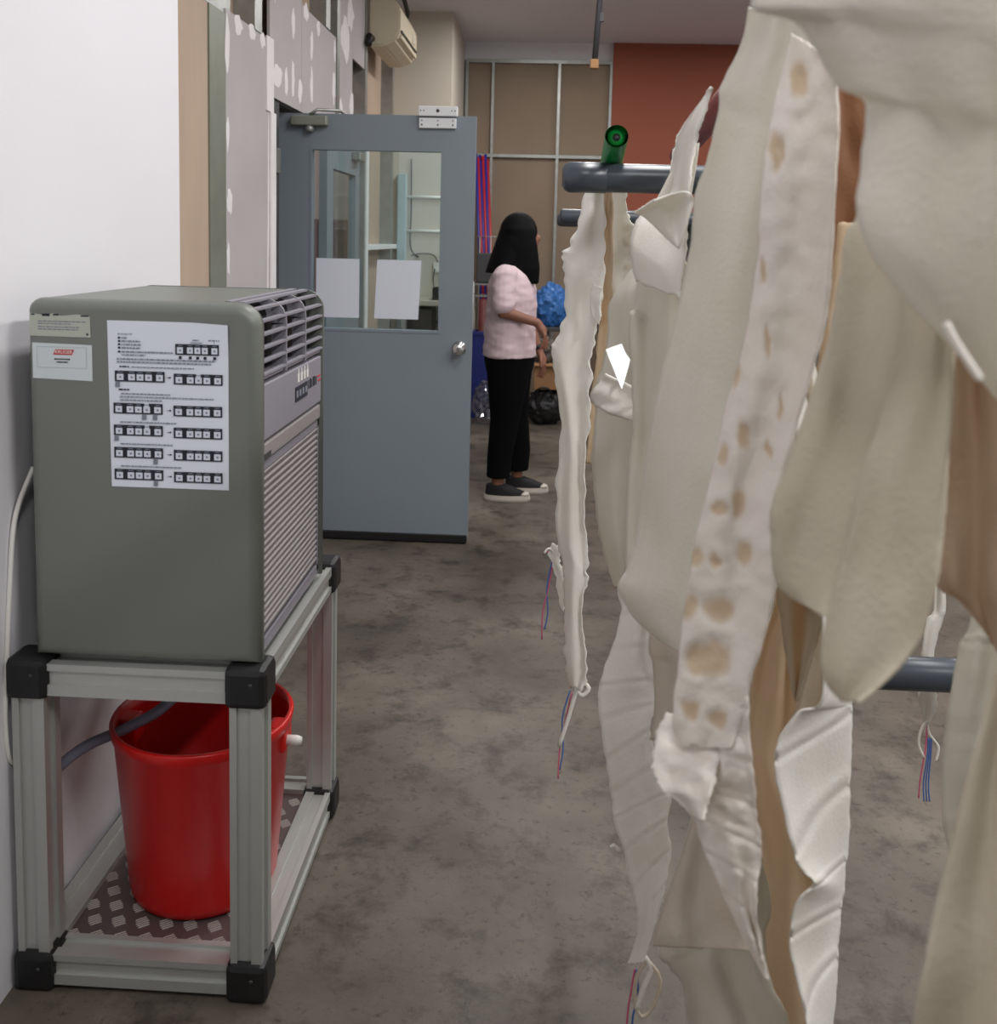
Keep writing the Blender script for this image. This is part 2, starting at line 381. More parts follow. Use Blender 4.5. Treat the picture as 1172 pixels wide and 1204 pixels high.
def sheet_paper(name, x0, x1, z0, z1, label, skew=0):
    bm = bmesh.new(); n = 6
    grid = [[bm.verts.new((x0 + (x1 - x0) * i / n + skew * (1 - j / n), dy0 - .006 - .0012 * math.sin(2 * j / n + 1.2 * i / n), z1 + (z0 - z1) * j / n)) for i in range(n + 1)] for j in range(n + 1)]
    for j in range(n):
        for i in range(n): bm.faces.new((grid[j][i], grid[j + 1][i], grid[j + 1][i + 1], grid[j][i + 1]))
    o = link(name, bm, PAPER, None, False); s = o.modifiers.new('s', 'SOLIDIFY'); s.thickness = .0012
    return tag(o, label, 'paper')
sheet_paper('paper_notice', -1.085, -.878, 1.09, 1.37, 'plain white paper sheet on the door glass nearest the hinges')
sheet_paper('paper_notice', -.805, -.595, 1.09, 1.37, 'white paper sheet on the door glass nearest the knob', .012)

# ---- second leaf, shut in the wall plane further on
d2 = struct(boxes('door_2', [(-1.27, -1.225, 5.46, 5.62, .02, 2.06), (-1.27, -1.225, 6.28, 6.45, .02, 2.06), (-1.27, -1.225, 5.62, 6.28, 1.86, 2.06), (-1.27, -1.225, 5.62, 6.28, .02, 1.0)], DOORG))
box('pane', -1.252, -1.246, 5.615, 6.285, .995, 1.865, GLASS, d2)
box('door_closer', -1.225, -1.17, 6.15, 6.33, 1.95, 2.0, STEEL, d2, .006)
for z in (.3, 1.0, 1.65): box('hinge', -1.225, -1.205, 6.43, 6.48, z, z + .12, STEEL, d2, .002)
struct(box('wall_side_back', -3.1, -1.33, 7.9, 8.0, 0, CZ, PINKW))
cbn = thing('storage_cabinet', 'dark red cabinet seen through the far door leaf glass', 'cabinet', (-1.9, 7.6, 0))
o = box('cabinet_body', -2.5, -1.36, 7.5, 7.89, 0, 1.6, DARKRED, None, .005); under(cbn, o)
for k in range(3): o = box('cabinet_door', -2.49 + k * .375, -2.125 + k * .375, 7.48, 7.5, .06, 1.58, DARKRED, None, .004); under(cbn, o)

# ---- conduit dropping from the ceiling
cdt = thing('ceiling_conduit', 'dark vertical conduit hanging from the ceiling before the brown boards', 'conduit', (.285, 6.0, 2.5))
p = tube('conduit_pipe', [(.300, 6.0, CZ), (.285, 6.0, 3.0), (.262, 6.0, 2.56)], .018, DGREY, None, 10); under(cdt, p)
p = box('conduit_clip', .272, .305, 5.985, 6.015, 2.78, 2.83, DGREY); under(cdt, p)
p = box('end_fitting', .235, .285, 5.975, 6.025, 2.505, 2.56, CARD, None, .006); under(cdt, p)

# ---- wall-mounted split air conditioner
sp = thing('wall_air_conditioner', 'aged cream split air conditioner high on the left wall', 'air conditioner', (-1.19, 6.9, 2.72))
prof = [(-1.195, 3.04), (-1.03, 3.03), (-.985, 2.95), (-.985, 2.82), (-1.01, 2.755), (-1.09, 2.715), (-1.195, 2.715)]
bm = bmesh.new(); a = [bm.verts.new((x, 6.5, z)) for x, z in prof]; b = [bm.verts.new((x, 7.32, z)) for x, z in prof]
bm.faces.new(a[::-1]); bm.faces.new(b)
for i in range(len(a)): bm.faces.new((a[i], a[(i + 1) % 7], b[(i + 1) % 7], b[i]))
bmesh.ops.recalc_face_normals(bm, faces=list(bm.faces)); bmesh.ops.bevel(bm, geom=list(bm.edges), offset=.012, segments=2, affect='EDGES')
p = link('casing', bm, BEIGEAC); under(sp, p)
p = box('outlet_slot', -1.0, -.978, 6.55, 7.27, 2.812, 2.824, BLACK); under(sp, p)
p = box('flap', -1.02, -.98, 6.55, 7.27, 2.772, 2.80, BEIGEAC, None, .004); p.rotation_euler = (0, 0, 0); under(sp, p)
p = box('indicator_panel', -.986, -.981, 7.08, 7.18, 2.85, 2.91, CREAMW); under(sp, p)
p = tube('drain_pipe', [(-1.17, 6.5, 2.76), (-1.17, 6.42, 2.76), (-1.17, 6.38, 2.7)], .022, BLACK); under(sp, p)
p = tube('refrigerant_pipe', [(-1.05, 6.45, CZ - .02), (-1.02, 6.8, 3.13), (-1.05, 7.3, 3.1), (-1.15, 7.6, 3.0)], .016, BLACK); under(sp, p)

# ================================================================ PORTABLE AIR CONDITIONER ON ITS STAND
X0, X1, Y0, Y1, ZT = -.992, -.496, 1.718, 2.40, .674
st = thing('equipment_stand', 'silver aluminium profile stand with black corner blocks carrying the portable cooler', 'stand', ((X0 + X1) / 2, Y0, 0))
def profile_bar(name, axis, a0, a1, u, v, wd, outs, m=ALU):
    "grooved square bar along axis from a0 to a1 with its centre at (u, v); wd wide; outs = sides with a raised rib"
    h = wd / 2; g = wd * .13; cross = [(-h, -h), (-h + .006, -h)]
    pts = []
    for k in range(4):
        c, s = [(1, 0), (0, 1), (-1, 0), (0, -1)][k]
        for (p, q) in ((-h, -h), (-g * 2.2, -h), (-g * 2.2, -h + .006), (g * 1.2, -h + .006), (g * 1.2, -h)):
            pts.append((c * p - s * q, s * p + c * q))
    bm = bmesh.new(); r0, r1 = [], []
    for p, q in pts:
        if axis == 'z': r0.append(bm.verts.new((u + p, v + q, a0))); r1.append(bm.verts.new((u + p, v + q, a1)))
        elif axis == 'x': r0.append(bm.verts.new((a0, u + p, v + q))); r1.append(bm.verts.new((a1, u + p, v + q)))
        else: r0.append(bm.verts.new((u + p, a0, v + q))); r1.append(bm.verts.new((u + p, a1, v + q)))
    n = len(pts)
    for i in range(n): bm.faces.new((r0[i], r0[(i + 1) % n], r1[(i + 1) % n], r1[i]))
    bm.faces.new(r0[::-1]); bm.faces.new(r1)
    bmesh.ops.recalc_face_normals(bm, faces=list(bm.faces))
    o = link(name, bm, m); under(st, o); return o
W = .062; c = W / 2 + .008
xs = (X0 + c, X1 - c); ys = (Y0 + c, Y1 - c); zl, zh = .045, ZT - c - .002
for x in xs:
    for y in ys: profile_bar('post', 'z', .06, ZT - .07, x, y, W, None)
for y in ys:
    for z in (zl, zh): profile_bar('cross_rail', 'x', X0 + .07, X1 - .07, y, z, W, None)
for x in xs:
    for z in (zl, zh): profile_bar('side_rail', 'y', Y0 + .07, Y1 - .07, x, z, W, None)
for x in xs:
    for y in ys:
        for z in (.041, ZT - .04):
            cb = .0405
            o = box('corner_block', x - cb + .0, x + cb, y - cb, y + cb, z - cb, z + cb, BLACK, None, .013, 2); under(st, o)
            if y < 2:
                s2 = lathe('block_screw', [(.004, 0), (.004, .002)], DGREY, None, 8); s2.rotation_euler = (R(90), 0, 0); s2.location = (x + .012, y - cb + .0005, z + .01); under(o, s2)
pl = box('base_plate', X0 + .05, X1 - .05, Y0 + .05, Y1 - .05, .058, .064, CHECK); under(st, pl)
bm = bmesh.new(); k = 0; s = .05
for i in range(10):
    for j in range(13):
        cx, cy = X0 + .08 + i * s + (.5 * s if j % 2 else 0), Y0 + .08 + j * s * .9
        if cx > X1 - .075 or cy > Y1 - .08: continue
        ang = R(34)
        for q in range(-2, 3):
            off = q * .0062; L = .0135 - abs(q) * .001
            dx, dy = math.cos(ang), math.sin(ang); nx, ny = -dy, dx
            p = [Vector((cx + dx * a * L + nx * (off + b * .0012), cy + dy * a * L + ny * (off + b * .0012), .064)) for a, b in ((-1, -1), (1, -1), (1, 1), (-1, 1))]
            t = [Vector((cx + dx * a * L * .8 + nx * (off + b * .0007), cy + dy * a * L * .8 + ny * (off + b * .0007), .0658)) for a, b in ((-1, -1), (1, -1), (1, 1), (-1, 1))]
            vb = [bm.verts.new(v) for v in p]; vt = [bm.verts.new(v) for v in t]
            bm.faces.new(vt)
            for e in range(4): bm.faces.new((vb[e], vb[(e + 1) % 4], vt[(e + 1) % 4], vt[e]))
o = link('tread_bars', bm, TREAD, None, kind='stuff'); under(pl, o)

# ---- the cooler
ax0, ax1, ay0, ay1, az0, az1 = -.944, -.512, 1.735, 2.275, ZT, 1.353
ac = thing('portable_air_conditioner', 'boxy grey-green portable air conditioner standing on the aluminium stand', 'air conditioner', ((ax0 + ax1) / 2, (ay0 + ay1) / 2, az0))
def rounded_profile(x0, x1, z0, z1, rt, n=8):
    pts = [(x0, z0), (x1, z0)]
    for k in range(n + 1): a = math.pi / 2 * k / n; pts.append((x1 - rt + rt * math.cos(a), z1 - rt + rt * math.sin(a)))
    for k in range(n + 1): a = math.pi / 2 * k / n; pts.append((x0 + .025 - .025 * math.sin(a), z1 - .025 + .025 * math.cos(a)))
    return pts
def extr(name, pts, y0, y1, m, bev=0, parent=ac, seg=4):
    bm = bmesh.new(); a = [bm.verts.new((x, y0, z)) for x, z in pts]; b = [bm.verts.new((x, y1, z)) for x, z in pts]
    fa = bm.faces.new(a); fb = bm.faces.new(b[::-1])
    for i in range(len(a)): bm.faces.new((a[(i + 1) % len(a)], a[i], b[i], b[(i + 1) % len(a)]))
    bmesh.ops.recalc_face_normals(bm, faces=list(bm.faces))
    if bev:
        eds = list({e for f in (bev[1] == 'a' and [fa] or [fb]) for e in f.edges})
        bmesh.ops.bevel(bm, geom=eds, offset=bev[0], segments=seg, profile=.5, affect='EDGES')
    o = link(name, bm, m)
    for p in o.data.polygons: p.use_smooth = True
    md = o.modifiers.new('w', 'WEIGHTED_NORMAL'); md.keep_sharp = False
    under(parent, o); return o
prof = rounded_profile(ax0, ax1, az0, az1, .045)
extr('side_panel', prof, ay0, ay0 + .034, ACBODY, (.022, 'a'))
extr('side_panel', prof, ay1 - .03, ay1, ACBODY, (.018, 'b'))
prof2 = rounded_profile(ax0 + .002, ax1 - .04, az0 + .002, az1 - .004, .035)
extr('core', prof2, ay0 + .03, ay1 - .03, BLACK)
o = box('top_panel', ax0 + .02, ax1 - .065, ay0 + .03, ay1 - .028, az1 - .02, az1 - .001, ACBODY, None, .002); under(ac, o)
ym0, ym1 = ay0 + .035, ay1 - .031
# air outlet: bars that follow the rounded top edge, two dividers
def curve_pt(t):
    "t from 0 on the top to 1 at the lower end of the outlet"
    s_ = t * .19; r = .045
    if s_ < .02: return (ax1 - .065 + s_, az1 - .001, 0)
    s_ -= .02; arc = r * math.pi / 2
    if s_ < arc: a = math.pi / 2 - s_ / r; return (ax1 - r + r * math.cos(a), az1 - r + r * math.sin(a) - .001, 90 - math.degrees(a))
    s_ -= arc; return (ax1, az1 - r - s_ - .001, 90)
lou = box('outlet_frame', ax1 - .05, ax1 - .006, ym0, ym1, 1.208, 1.216, ACFRONT); under(ac, lou)
for k in range(8):
    x, z, a = curve_pt(.02 + k * .132)
    o = box('louvre_bar', -.012, 0, ym0, ym1, -.0022, .0022, ACFRONT); o.location = (x, 0, z); o.rotation_euler = (0, R(4), 0); under(ac, o)
for q in (1 / 3, 2 / 3):
    pts = [curve_pt(t / 12) for t in range(13)]; y = ym0 + (ym1 - ym0) * q
    bm = bmesh.new(); a = []; b = []
    for x, z, an in pts:
        for l, yy in ((a, y - .003), (b, y + .003)): l.append((bm.verts.new((x, yy, z)), bm.verts.new((x - .03, yy, z - (.02 if an < 90 else 0)))))
    for l in (a, b):
        for i in range(12): bm.faces.new((l[i][0], l[i + 1][0], l[i + 1][1], l[i][1]))
    for i in range(12): bm.faces.new((a[i][0], b[i][0], b[i + 1][0], a[i + 1][0]))
    o = link('louvre_divider', bm, ACFRONT); under(ac, o)
cp = box('control_panel', ax1 - .045, ax1 - .003, ym0, ym1, 1.092, 1.2, ACFRONT, None, .003); under(ac, cp)
xf = ax1 - .0028
dp = box('display', xf - .002, xf + .0012, ym0 + .235, ym0 + .34, 1.128, 1.160, INK, None, .0008); under(cp, dp)
for q in range(4):
    o = box('display_key', xf + .001, xf + .0017, ym0 + .243 + q * .025, ym0 + .257 + q * .025, 1.137, 1.151, INKG); under(dp, o)
for q in range(4):
    o = boxes('white_mark', [(xf - .001, xf + .0008, ym0 + .258 + q * .026, ym0 + .270 + q * .026, 1.168, 1.186), (xf - .001, xf + .0008, ym0 + .262 + q * .026, ym0 + .266 + q * .026, 1.186, 1.196)], WPLAS); under(cp, o)
for q, (wq, hq) in enumerate(((.006, .02), (.010, .022), (.005, .018), (.009, .022), (.007, .021), (.009, .019))):
    o = box('model_mark', xf - .001, xf + .0006, ym0 + .35 + q * .0135, ym0 + .35 + q * .0135 + wq, 1.14, 1.14 + hq, INK); under(cp, o)
o = boxes('red_mark', [(xf - .001, xf + .0008, ym0 + .436, ym0 + .462, 1.154, 1.158), (xf - .001, xf + .0008, ym0 + .44, ym0 + .465, 1.144, 1.148)], REDINK); under(cp, o)
o = box('trim_strip', ax1 - .045, ax1 - .0045, ym0, ym1, 1.052, 1.086, ACSLAT, None, .004); under(ac, o)
tx = box('trim_badge', ax1 - .006, ax1 - .0038, ym0 + .012, ym0 + .06, 1.055, 1.066, DGREY); under(ac, tx)
fr = boxes('grille_frame', [(ax1 - .045, ax1 - .008, ym0, ym0 + .012, az0 + .012, 1.05), (ax1 - .045, ax1 - .008, ym1 - .012, ym1, az0 + .012, 1.05), (ax1 - .045, ax1 - .008, ym0, ym1, az0 + .004, az0 + .026), (ax1 - .045, ax1 - .008, ym0, ym1, 1.034, 1.05)], ACFRONT); under(ac, fr)
zs = az0 + .034; ns = 23; dz = (1.032 - zs) / ns
first = None
for k in range(ns):
    if first is None:
        first = box('grille_slat', -.028, 0, ym0 + .013, ym1 - .013, -.0055, .0055, ACSLAT, None, .0015, 1); o = first
    else: o = first.copy(); COL.objects.link(o); o.parent = None
    o.location = (ax1 - .008, 0, zs + (k + .5) * dz); o.rotation_euler = (0, R(18), 0); under(ac, o)

# ---- stickers and the instruction sheet on the side panel
yp = ay0 - .0012
def flat(name, quads, m, parent, y):
    bm = bmesh.new()
    for x0, x1, z0, z1 in quads: aquad(bm, ((x0, y, z0), (x1, y, z0), (x1, y, z1), (x0, y, z1)))
    o = link(name, bm, m)
    if parent: under(parent, o)
    return o
s1 = slab('rating_label', [(-.960, yp, 1.322), (-.93, yp, 1.318), (-.915, yp, 1.322), (-.9, yp, 1.3175), (-.87, yp, 1.321), (-.845, yp, 1.318), (-.844, yp, 1.278), (-.960, yp, 1.279)], .001, PAPERG)
tag(s1, 'torn grey-green printed label at the top corner of the cooler side', 'label')
rr = random.Random(5); ql = []
for z, x1 in ((1.307, -.853), (1.3025, -.88), (1.2965, -.865), (1.292, -.868)):
    x = -.944
    while x < x1:
        wd = .003 + rr.random() * .007; ql.append((x, min(x + wd, x1), z - .001, z + .001)); x += wd + .0015
flat('small_print', ql, INKG, s1, yp - .0003)
flat('label_dot', [(-.852, -.848, 1.282, 1.286)], INK, s1, yp - .0003)
flat('torn_edge', [(-.957, -.95, 1.318, 1.3205), (-.936, -.921, 1.3165, 1.321), (-.915, -.904, 1.318, 1.321), (-.862, -.847, 1.317, 1.3195)], INK, s1, yp - .0003)
s2 = slab('brand_label', [(-.956, yp, 1.266), (-.842, yp, 1.264), (-.842, yp, 1.196), (-.956, yp, 1.199)], .001, PAPERW)
tag(s2, 'white label with a red slanted logo on the cooler side', 'label')
lg = slab('red_logo', [(-.916, yp - .0006, 1.2445), (-.880, yp - .0006, 1.2445), (-.8755, yp - .0006, 1.2545), (-.9115, yp - .0006, 1.2545)], .0003, REDINK); under(s2, lg)
text_mesh('logo_lettering', 'KRUGER', .0088, WPLAS, Matrix.Translation((-.8957, yp - .0008, 1.2495)) @ Matrix.Rotation(R(90), 4, 'X'), s2, .0001)
ql = []
for z, a, b in ((1.236, -.914, -.884), (1.2305, -.91, -.888)):
    x = a
    while x < b: wd = .002 + rr.random() * .003; ql.append((x, min(x + wd, b), z - .0014, z + .0014)); x += wd + .0008
flat('phone_print', ql, INK, s2, yp - .0004)
flat('label_border', [(-.947, -.852, 1.2585, 1.2589), (-.947, -.852, 1.2195, 1.2199), (-.947, -.9466, 1.2195, 1.2589), (-.8524, -.852, 1.2195, 1.2589)], INKG, s2, yp - .0004)

PX0, PX1, PZ0, PZ1 = -.812, -.583, .996, 1.312
bm = bmesh.new(); n = 10
grid = [[bm.verts.new((PX0 + (PX1 - PX0) * i / n + (.004 if i == 0 else 0) * j / n, yp - (.004 * max(0, i - 6) / 4 * max(0, 2 - j) / 2), PZ1 + (PZ0 - PZ1) * j / n - (.003 * max(0, i - 7) / 3 if j == 0 else 0))) for i in range(n + 1)] for j in range(n + 1)]
for j in range(n):
    for i in range(n): bm.faces.new((grid[j][i], grid[j + 1][i], grid[j + 1][i + 1], grid[j][i + 1]))
ps = link('instruction_sheet', bm, PAPER, None, False); sd = ps.modifiers.new('s', 'SOLIDIFY'); sd.thickness = .0006; sd.offset = -1
tag(ps, 'white printed instruction sheet with rows of black button diagrams on the cooler side', 'paper')
def pq(u0, u1, v0, v1):      # fractions of the sheet, v from the top
    return (PX0 + (PX1 - PX0) * u0, PX0 + (PX1 - PX0) * u1, PZ1 - (PZ1 - PZ0) * v1, PZ1 - (PZ1 - PZ0) * v0)
dark, keys, light, arrows, tops, hands = [], [], [], [], [], []
def panel(u0, u1, v0, notch=None, press=()):
    dark.append(pq(u0, u1, v0, v0 + .064)); W_ = u1 - u0
    for q, f0 in enumerate((.04, .27, .44, .61, .83)):
        keys.append(pq(u0 + W_ * f0, u0 + W_ * (f0 + .135), v0 + .019, v0 + .056)); tops.append(pq(u0 + W_ * (f0 + .02), u0 + W_ * (f0 + .12), v0 + .006, v0 + .011))
        light.append(pq(u0 + W_ * (f0 + .05), u0 + W_ * (f0 + .09), v0 + .032, v0 + .044))
        if q in press: hands.append(pq(u0 + W_ * (f0 - .03), u0 + W_ * (f0 + .06), v0 + .068, v0 + .098))
    if notch is not None: keys.append(pq(u0 + W_ * notch, u0 + W_ * (notch + .09), v0 - .001, v0 + .02))
def line(u0, u1, v, th=.008, dst=None):
    x = u0
    while x < u1:
        wd = .008 + rr.random() * .03; (dst if dst is not None else light).append(pq(x, min(x + wd, u1), v, v + th)); x += wd + .006
line(.09, .21, .075, .005)
for i, (v, u1) in enumerate(((.095, .17), (.115, .28), (.135, .28), (.155, .28), (.178, .55))):
    dark.append(pq(.09, .11, v, v + .011)); line(.12, u1, v + .001, .008)
line(.12, .32, .198, .007)
line(.08, .9, .222, .008); line(.08, .86, .240, .008)
line(.10, .18, .268, .008, dark); line(.2, .72, .270, .006)
panel(.565, .925, .128)
for f0 in (.04, .27, .44, .61, .83): dark.append(pq(.565 + .36 * f0 + .014, .565 + .36 * f0 + .038, .20, .217))
light.append(pq(.69, .79, .117, .121)); line(.71, .76, .10, .007); line(.84, .93, .10, .007); dark.append(pq(.885, .888, .108, .127))
panel(.06, .475, .297, None, (0,)); panel(.55, .955, .305, .46)
line(.09, .18, .405, .009, dark); line(.11, .52, .43, .007); line(.1, .88, .449, .007); line(.1, .45, .468, .007)
for v, nl, pr, n2, tl, tu in ((.49, .63, (3, 4), None, None, 0), (.622, .63, (0,), None, .601, .57), (.757, None, (4,), None, .733, .54), (.89, None, (4,), None, .868, .61)):
    panel(.045, .455, v, nl, pr); panel(.545, .95, v + .006, n2)
    if tl: line(.1, tu, tl, .007)
for v in (.325, .522, .654, .789, .922):
    arrows.append(pq(.49, .52, v + .004, v + .007)); dark.append(pq(.512, .525, v + .001, v + .010))
flat('printed_panels', dark + arrows, INK, ps, yp - .0075 + .006)
flat('printed_keys', keys, KEY, ps, yp - .0075 + .0057)
flat('printed_text', light + tops, INKG, ps, yp - .0075 + .0055)
flat('printed_hands', hands, INKG, ps, yp - .0075 + .0056)

def onto_panel(o):
    "bring a sticker drawn for a panel 1.78 m away onto the panel at ay0, keeping its proportions"
    k_ = ay0 / 1.782
    o.data.transform(Matrix.Translation((0, 0, EYE)) @ Matrix.Diagonal((k_, 1, k_, 1)) @ Matrix.Translation((0, 0, -EYE)))
    for c_ in o.children: onto_panel(c_)
for o in (s1, s2, ps): onto_panel(o)
for nm in ('printed_panels', 'printed_keys', 'printed_text', 'printed_hands', 'torn_edge', 'small_print', 'phone_print'): bpy.data.objects[nm]['kind'] = 'stuff'

# ---- red bucket under the cooler, hose, cable
bx, by, bz = -.712, 2.0, .0665
bk = thing('bucket', 'red plastic bucket with a white handle end under the cooler', 'bucket', (bx, by, bz))
H_ = .378
lathe('bucket_body', [(.146, 0), (.152, .004), (.156, .02), (.184, H_ - .03), (.189, H_ - .024), (.192, H_ - .004), (.19, H_), (.182, H_), (.179, H_ - .03), (.148, .012), (.02, .01)], BUCKET, bk, 56)
for sx in (1, -1):
    lug = box('handle_lug', bx + sx * .165 - .022, bx + sx * .165 + .022, by - .03, by + .03, bz + H_ - .075, bz + H_ - .018, BUCKET, None, .008); under(bk, lug)
    if sx == 1:
        knob = tube('handle_end', [(bx + .185, by - .012, bz + H_ - .05), (bx + .208, by - .012, bz + H_ - .05), (bx + .218, by - .012, bz + H_ - .05)], [.011, .011, .008], WPLAS, None, 12); under(bk, knob)
hp = spline([(-.988, 1.87, .36), (-.93, 1.90, .405), (-.86, 1.95, .425), (-.8, 2.0, .45), (-.76, 2.06, .50), (-.75, 2.12, .58), (-.75, 2.15, .68)], 36)
hs = tube('drain_hose', hp, .0115, HOSE); tag(hs, 'grey ribbed drain hose running from the cooler over the bucket rim', 'hose')
cb_ = spline([(-.975, 1.81, 1.02), (-.992, 1.77, .93), (-.995, 1.75, .80), (-.996, 1.735, .66), (-.997, 1.725, .55), (-.996, 1.74, .46), (-.99, 1.80, .44)], 40)
tag(tube('power_cable', cb_, .005, WPLAS, None, 8), 'white power cable hanging down the wall behind the cooler', 'cable')

# ================================================================ PIPE RACKS AND HANGING CLOTH
def rack(name, label, y, xl, zf, depth, zn=None):
    rk = thing(name, label, 'rack', (xl + .53, y, 0))
    def P(o): under(rk, o)
    for yy in (y, y - depth):
        z = zf if yy == y or zn is None else zn
        P(tube('top_pole', [(xl, yy, z), (xl + .004, yy, z), (xl + .012, yy, z), (xl + 1.5, yy, z)], [.022, .028, .0305, .0305], GREY_PIPE, None, 24))
        if yy == y: P(tube('end_sleeve', [(xl - .002, yy, z), (xl + .012, yy, z), (xl + .09, yy, z), (xl + .092, yy, z)], [.02, .0322, .0322, .030], GREY_PIPE, None, 24))
        for x in (xl + .55, xl + 1.44):
            P(tube('post', [(x, yy, .03), (x, yy, z - .02)], .028, BLACK, None, 16))
            P(tube('foot', [(x, yy - .22, .03), (x, yy + .22, .03)], .03, GREY_PIPE, None, 16))
        P(tube('lower_bar', [(xl + .55, yy, .555), (xl + 1.44, yy, .555)], .037, GREY_PIPE, None, 24))
    return rk
rack('pipe_rack', 'charcoal pipe rack carrying the cream hanging cloths', 2.1, .033, 1.614, 1.35, 1.725)
rack('pipe_rack', 'farther charcoal pipe rack with its pole end beside the person', 4.8, .055, 1.58, .7)
g = thing('green_tube', 'short green plastic tube crossing over the rack pole', 'tube', tuple(at(718, 195, 2.15)))
bm = bmesh.new(); a, b = at(725, 160, 2.0), at(714, 214, 2.3); atube(bm, [a, a.lerp(b, .5), b], .0235, 20, False)
atube(bm, [a + (b - a).normalized() * .001, a.lerp(b, .5), b], .0185, 20, False)
o = link('tube_wall', bm, GREEN, None, True); under(g, o)
ax_ = (b - a).normalized()
o = tube('rolled_lining', [a + ax_ * .008, a + ax_ * .2], [.017, .017], GREEN, None, 16); under(g, o)
o = tube('core_hole', [a + ax_ * .006, a + ax_ * .0085], .008, BLACK, None, 12); under(g, o)
rd = tube('hanging_rod', [(.286, .66, 1.784), (.286, 2.18, 1.672)], .022, MAROON, None, 16)
tag(rd, 'maroon rod lying across the rack under the draped cloths', 'rod')

def strip(label, L, Rr, dl, dr=None, m=None, rows=64, cols=16, fold=.012, folds=2.5, rag=2.0, seed=1, ribs=0, ribdir=0, th=.003, curl=.0, ribamp=1.0, fn=None, name='hanging_cloth', group='cream cloth strips on the rack'):
    """A hanging cloth: two edges, the distance of each edge (number or list), folds running down it, ragged borders."""
    dr = dl if dr is None else dr
    def dist(d, t):
        if not isinstance(d, (list, tuple)): return d
        q = t * (len(d) - 1); i = min(int(q), len(d) - 2); return d[i] + (d[i + 1] - d[i]) * (q - i)
    A = spline([(x, y, 0) for x, y in L], rows); B = spline([(x, y, 0) for x, y in Rr], rows)
    bm = bmesh.new(); lay = bm.verts.layers.float.new('patch'); g = []
    for j in range(rows):
        t = j / (rows - 1); row = []
        for i in range(cols + 1):
            u = i / cols; p = A[j].lerp(B[j], u)
            e = rag if i in (0, cols) else (rag * .4 if j in (0, rows - 1) else 0)
            px = p.x + e * noise.noise((t * 42, u * 3 + seed * 7.1, seed)) + e * .8 * noise.noise((t * 13, u * 3 + seed, seed * 3.3))
            py = p.y + (rag * 1.5 * noise.noise((u * 11, seed * 2.2, t)) if j in (0, rows - 1) else 0)
            d = dist(dl, t) * (1 - u) + dist(dr, t) * u
            d += .5 * fold * math.sin(2 * math.pi * (folds * u + .35 * noise.noise((t * 2.2, seed, 4)) + seed * .37)) * (.35 + .65 * math.sin(math.pi * min(1, t * 1.3 + .1)) ** .5 if False else 1)
            d += fold * .8 * noise.noise((u * 3.1, t * 5.3, seed * 5.7))
            d += curl * (abs(2 * u - 1) ** 3)
            if ribs:
                ph = (t * ribs + ribdir * u) % 1
                d += ribamp * .0032 * math.exp(-((ph - .5) / .06) ** 2) - ribamp * .002 * math.exp(-((ph - .36) / .1) ** 2)
            pa = 0
            if fn: dd, pa = fn(px, py, u, t); d += dd
            v = bm.verts.new(at(px, py, d)); v[lay] = pa; row.append(v)
        g.append(row)
    for j in range(rows - 1):
        for i in range(cols): bm.faces.new((g[j][i], g[j + 1][i], g[j + 1][i + 1], g[j][i + 1]))
    c0 = g[0][cols // 2].co.copy()
    for v in bm.verts: v.co -= c0
    o = link(name, bm, m or CREAM, None, True); o.location = c0
    s_ = o.modifiers.new('thickness', 'SOLIDIFY'); s_.thickness = th; s_.offset = 0
    return tag(o, label, 'cloth', group)
def thread(pts, d, m, parent, r=.0018, name='thread'):
    o = tube(name, spline([at(x, y, d) for x, y in pts], 18), r, m, None, 6); under(parent, o); return o
TP, TB = mat('pink_thread', (196, 92, 122), .8), mat('blue_thread', (70, 104, 168), .8)
def cells(lst, depth=.012, soft=1.0, amt=.9):
    "cast cells: shallow uneven dents at the listed ellipses (x, y, rx, ry), tan and thin at their middle"
    def f(px, py, u, t):
        dd = .004 * noise.noise((px * .04, py * .04, 3)) + .0007 * noise.noise((px * .12, py * .12, 8)); pa = 0
        wx, wy = 5 * noise.noise((px * .06, py * .06, 1)), 6 * noise.noise((px * .06, py * .06, 9))
        for x, y, rx, ry in lst:
            q = ((px + wx - x) / rx) ** 2 + ((py + wy - y) / ry) ** 2
            if q < 4:
                dd += depth * math.exp(-q * 1.3) - depth * .18 * math.exp(-((q - 1.9) / .7) ** 2); pa = max(pa, amt * max(0, min(1, (1.1 - q) / .7)))
        return dd, pa
    return f

# --- far pair below the pole end
sA = strip('narrow cream cloth strip at the far left, twisting to a knotted tip', [(694, 208), (680, 258), (669, 288), (661, 303), (667, 330), (664, 365), (655, 395), (648, 412), (655, 450), (660, 500), (657, 560), (655, 620), (662, 660), (664, 700), (663, 740), (664, 775), (671, 808)],
      [(712, 208), (712, 260), (712, 300), (708, 340), (704, 372), (700, 400), (696, 430), (692, 480), (690, 530), (689, 580), (688, 630), (690, 668), (691, 684), (685, 705), (687, 750), (690, 790), (682, 812)], 2.3, 2.26, CREAM2, 130, 12, .014, 1.2, 4.8, 1)
thread([(676, 808), (684, 818), (692, 810), (686, 803), (678, 812), (668, 845), (657, 878)], 2.28, CREAM2, sA, .0055, 'knot_tail')
thread([(672, 815), (664, 850), (658, 880), (656, 915)], 2.285, TP, sA); thread([(670, 812), (661, 845), (662, 880), (658, 905)], 2.29, TB, sA)
sA2 = strip('little curled cloth flap beside the far left strip', [(698, 335), (694, 350), (697, 372), (702, 380)], [(707, 338), (706, 352), (706, 368), (704, 381)], 2.24, 2.22, CREAM2, 20, 6, .006, 1, 1.5, 2)
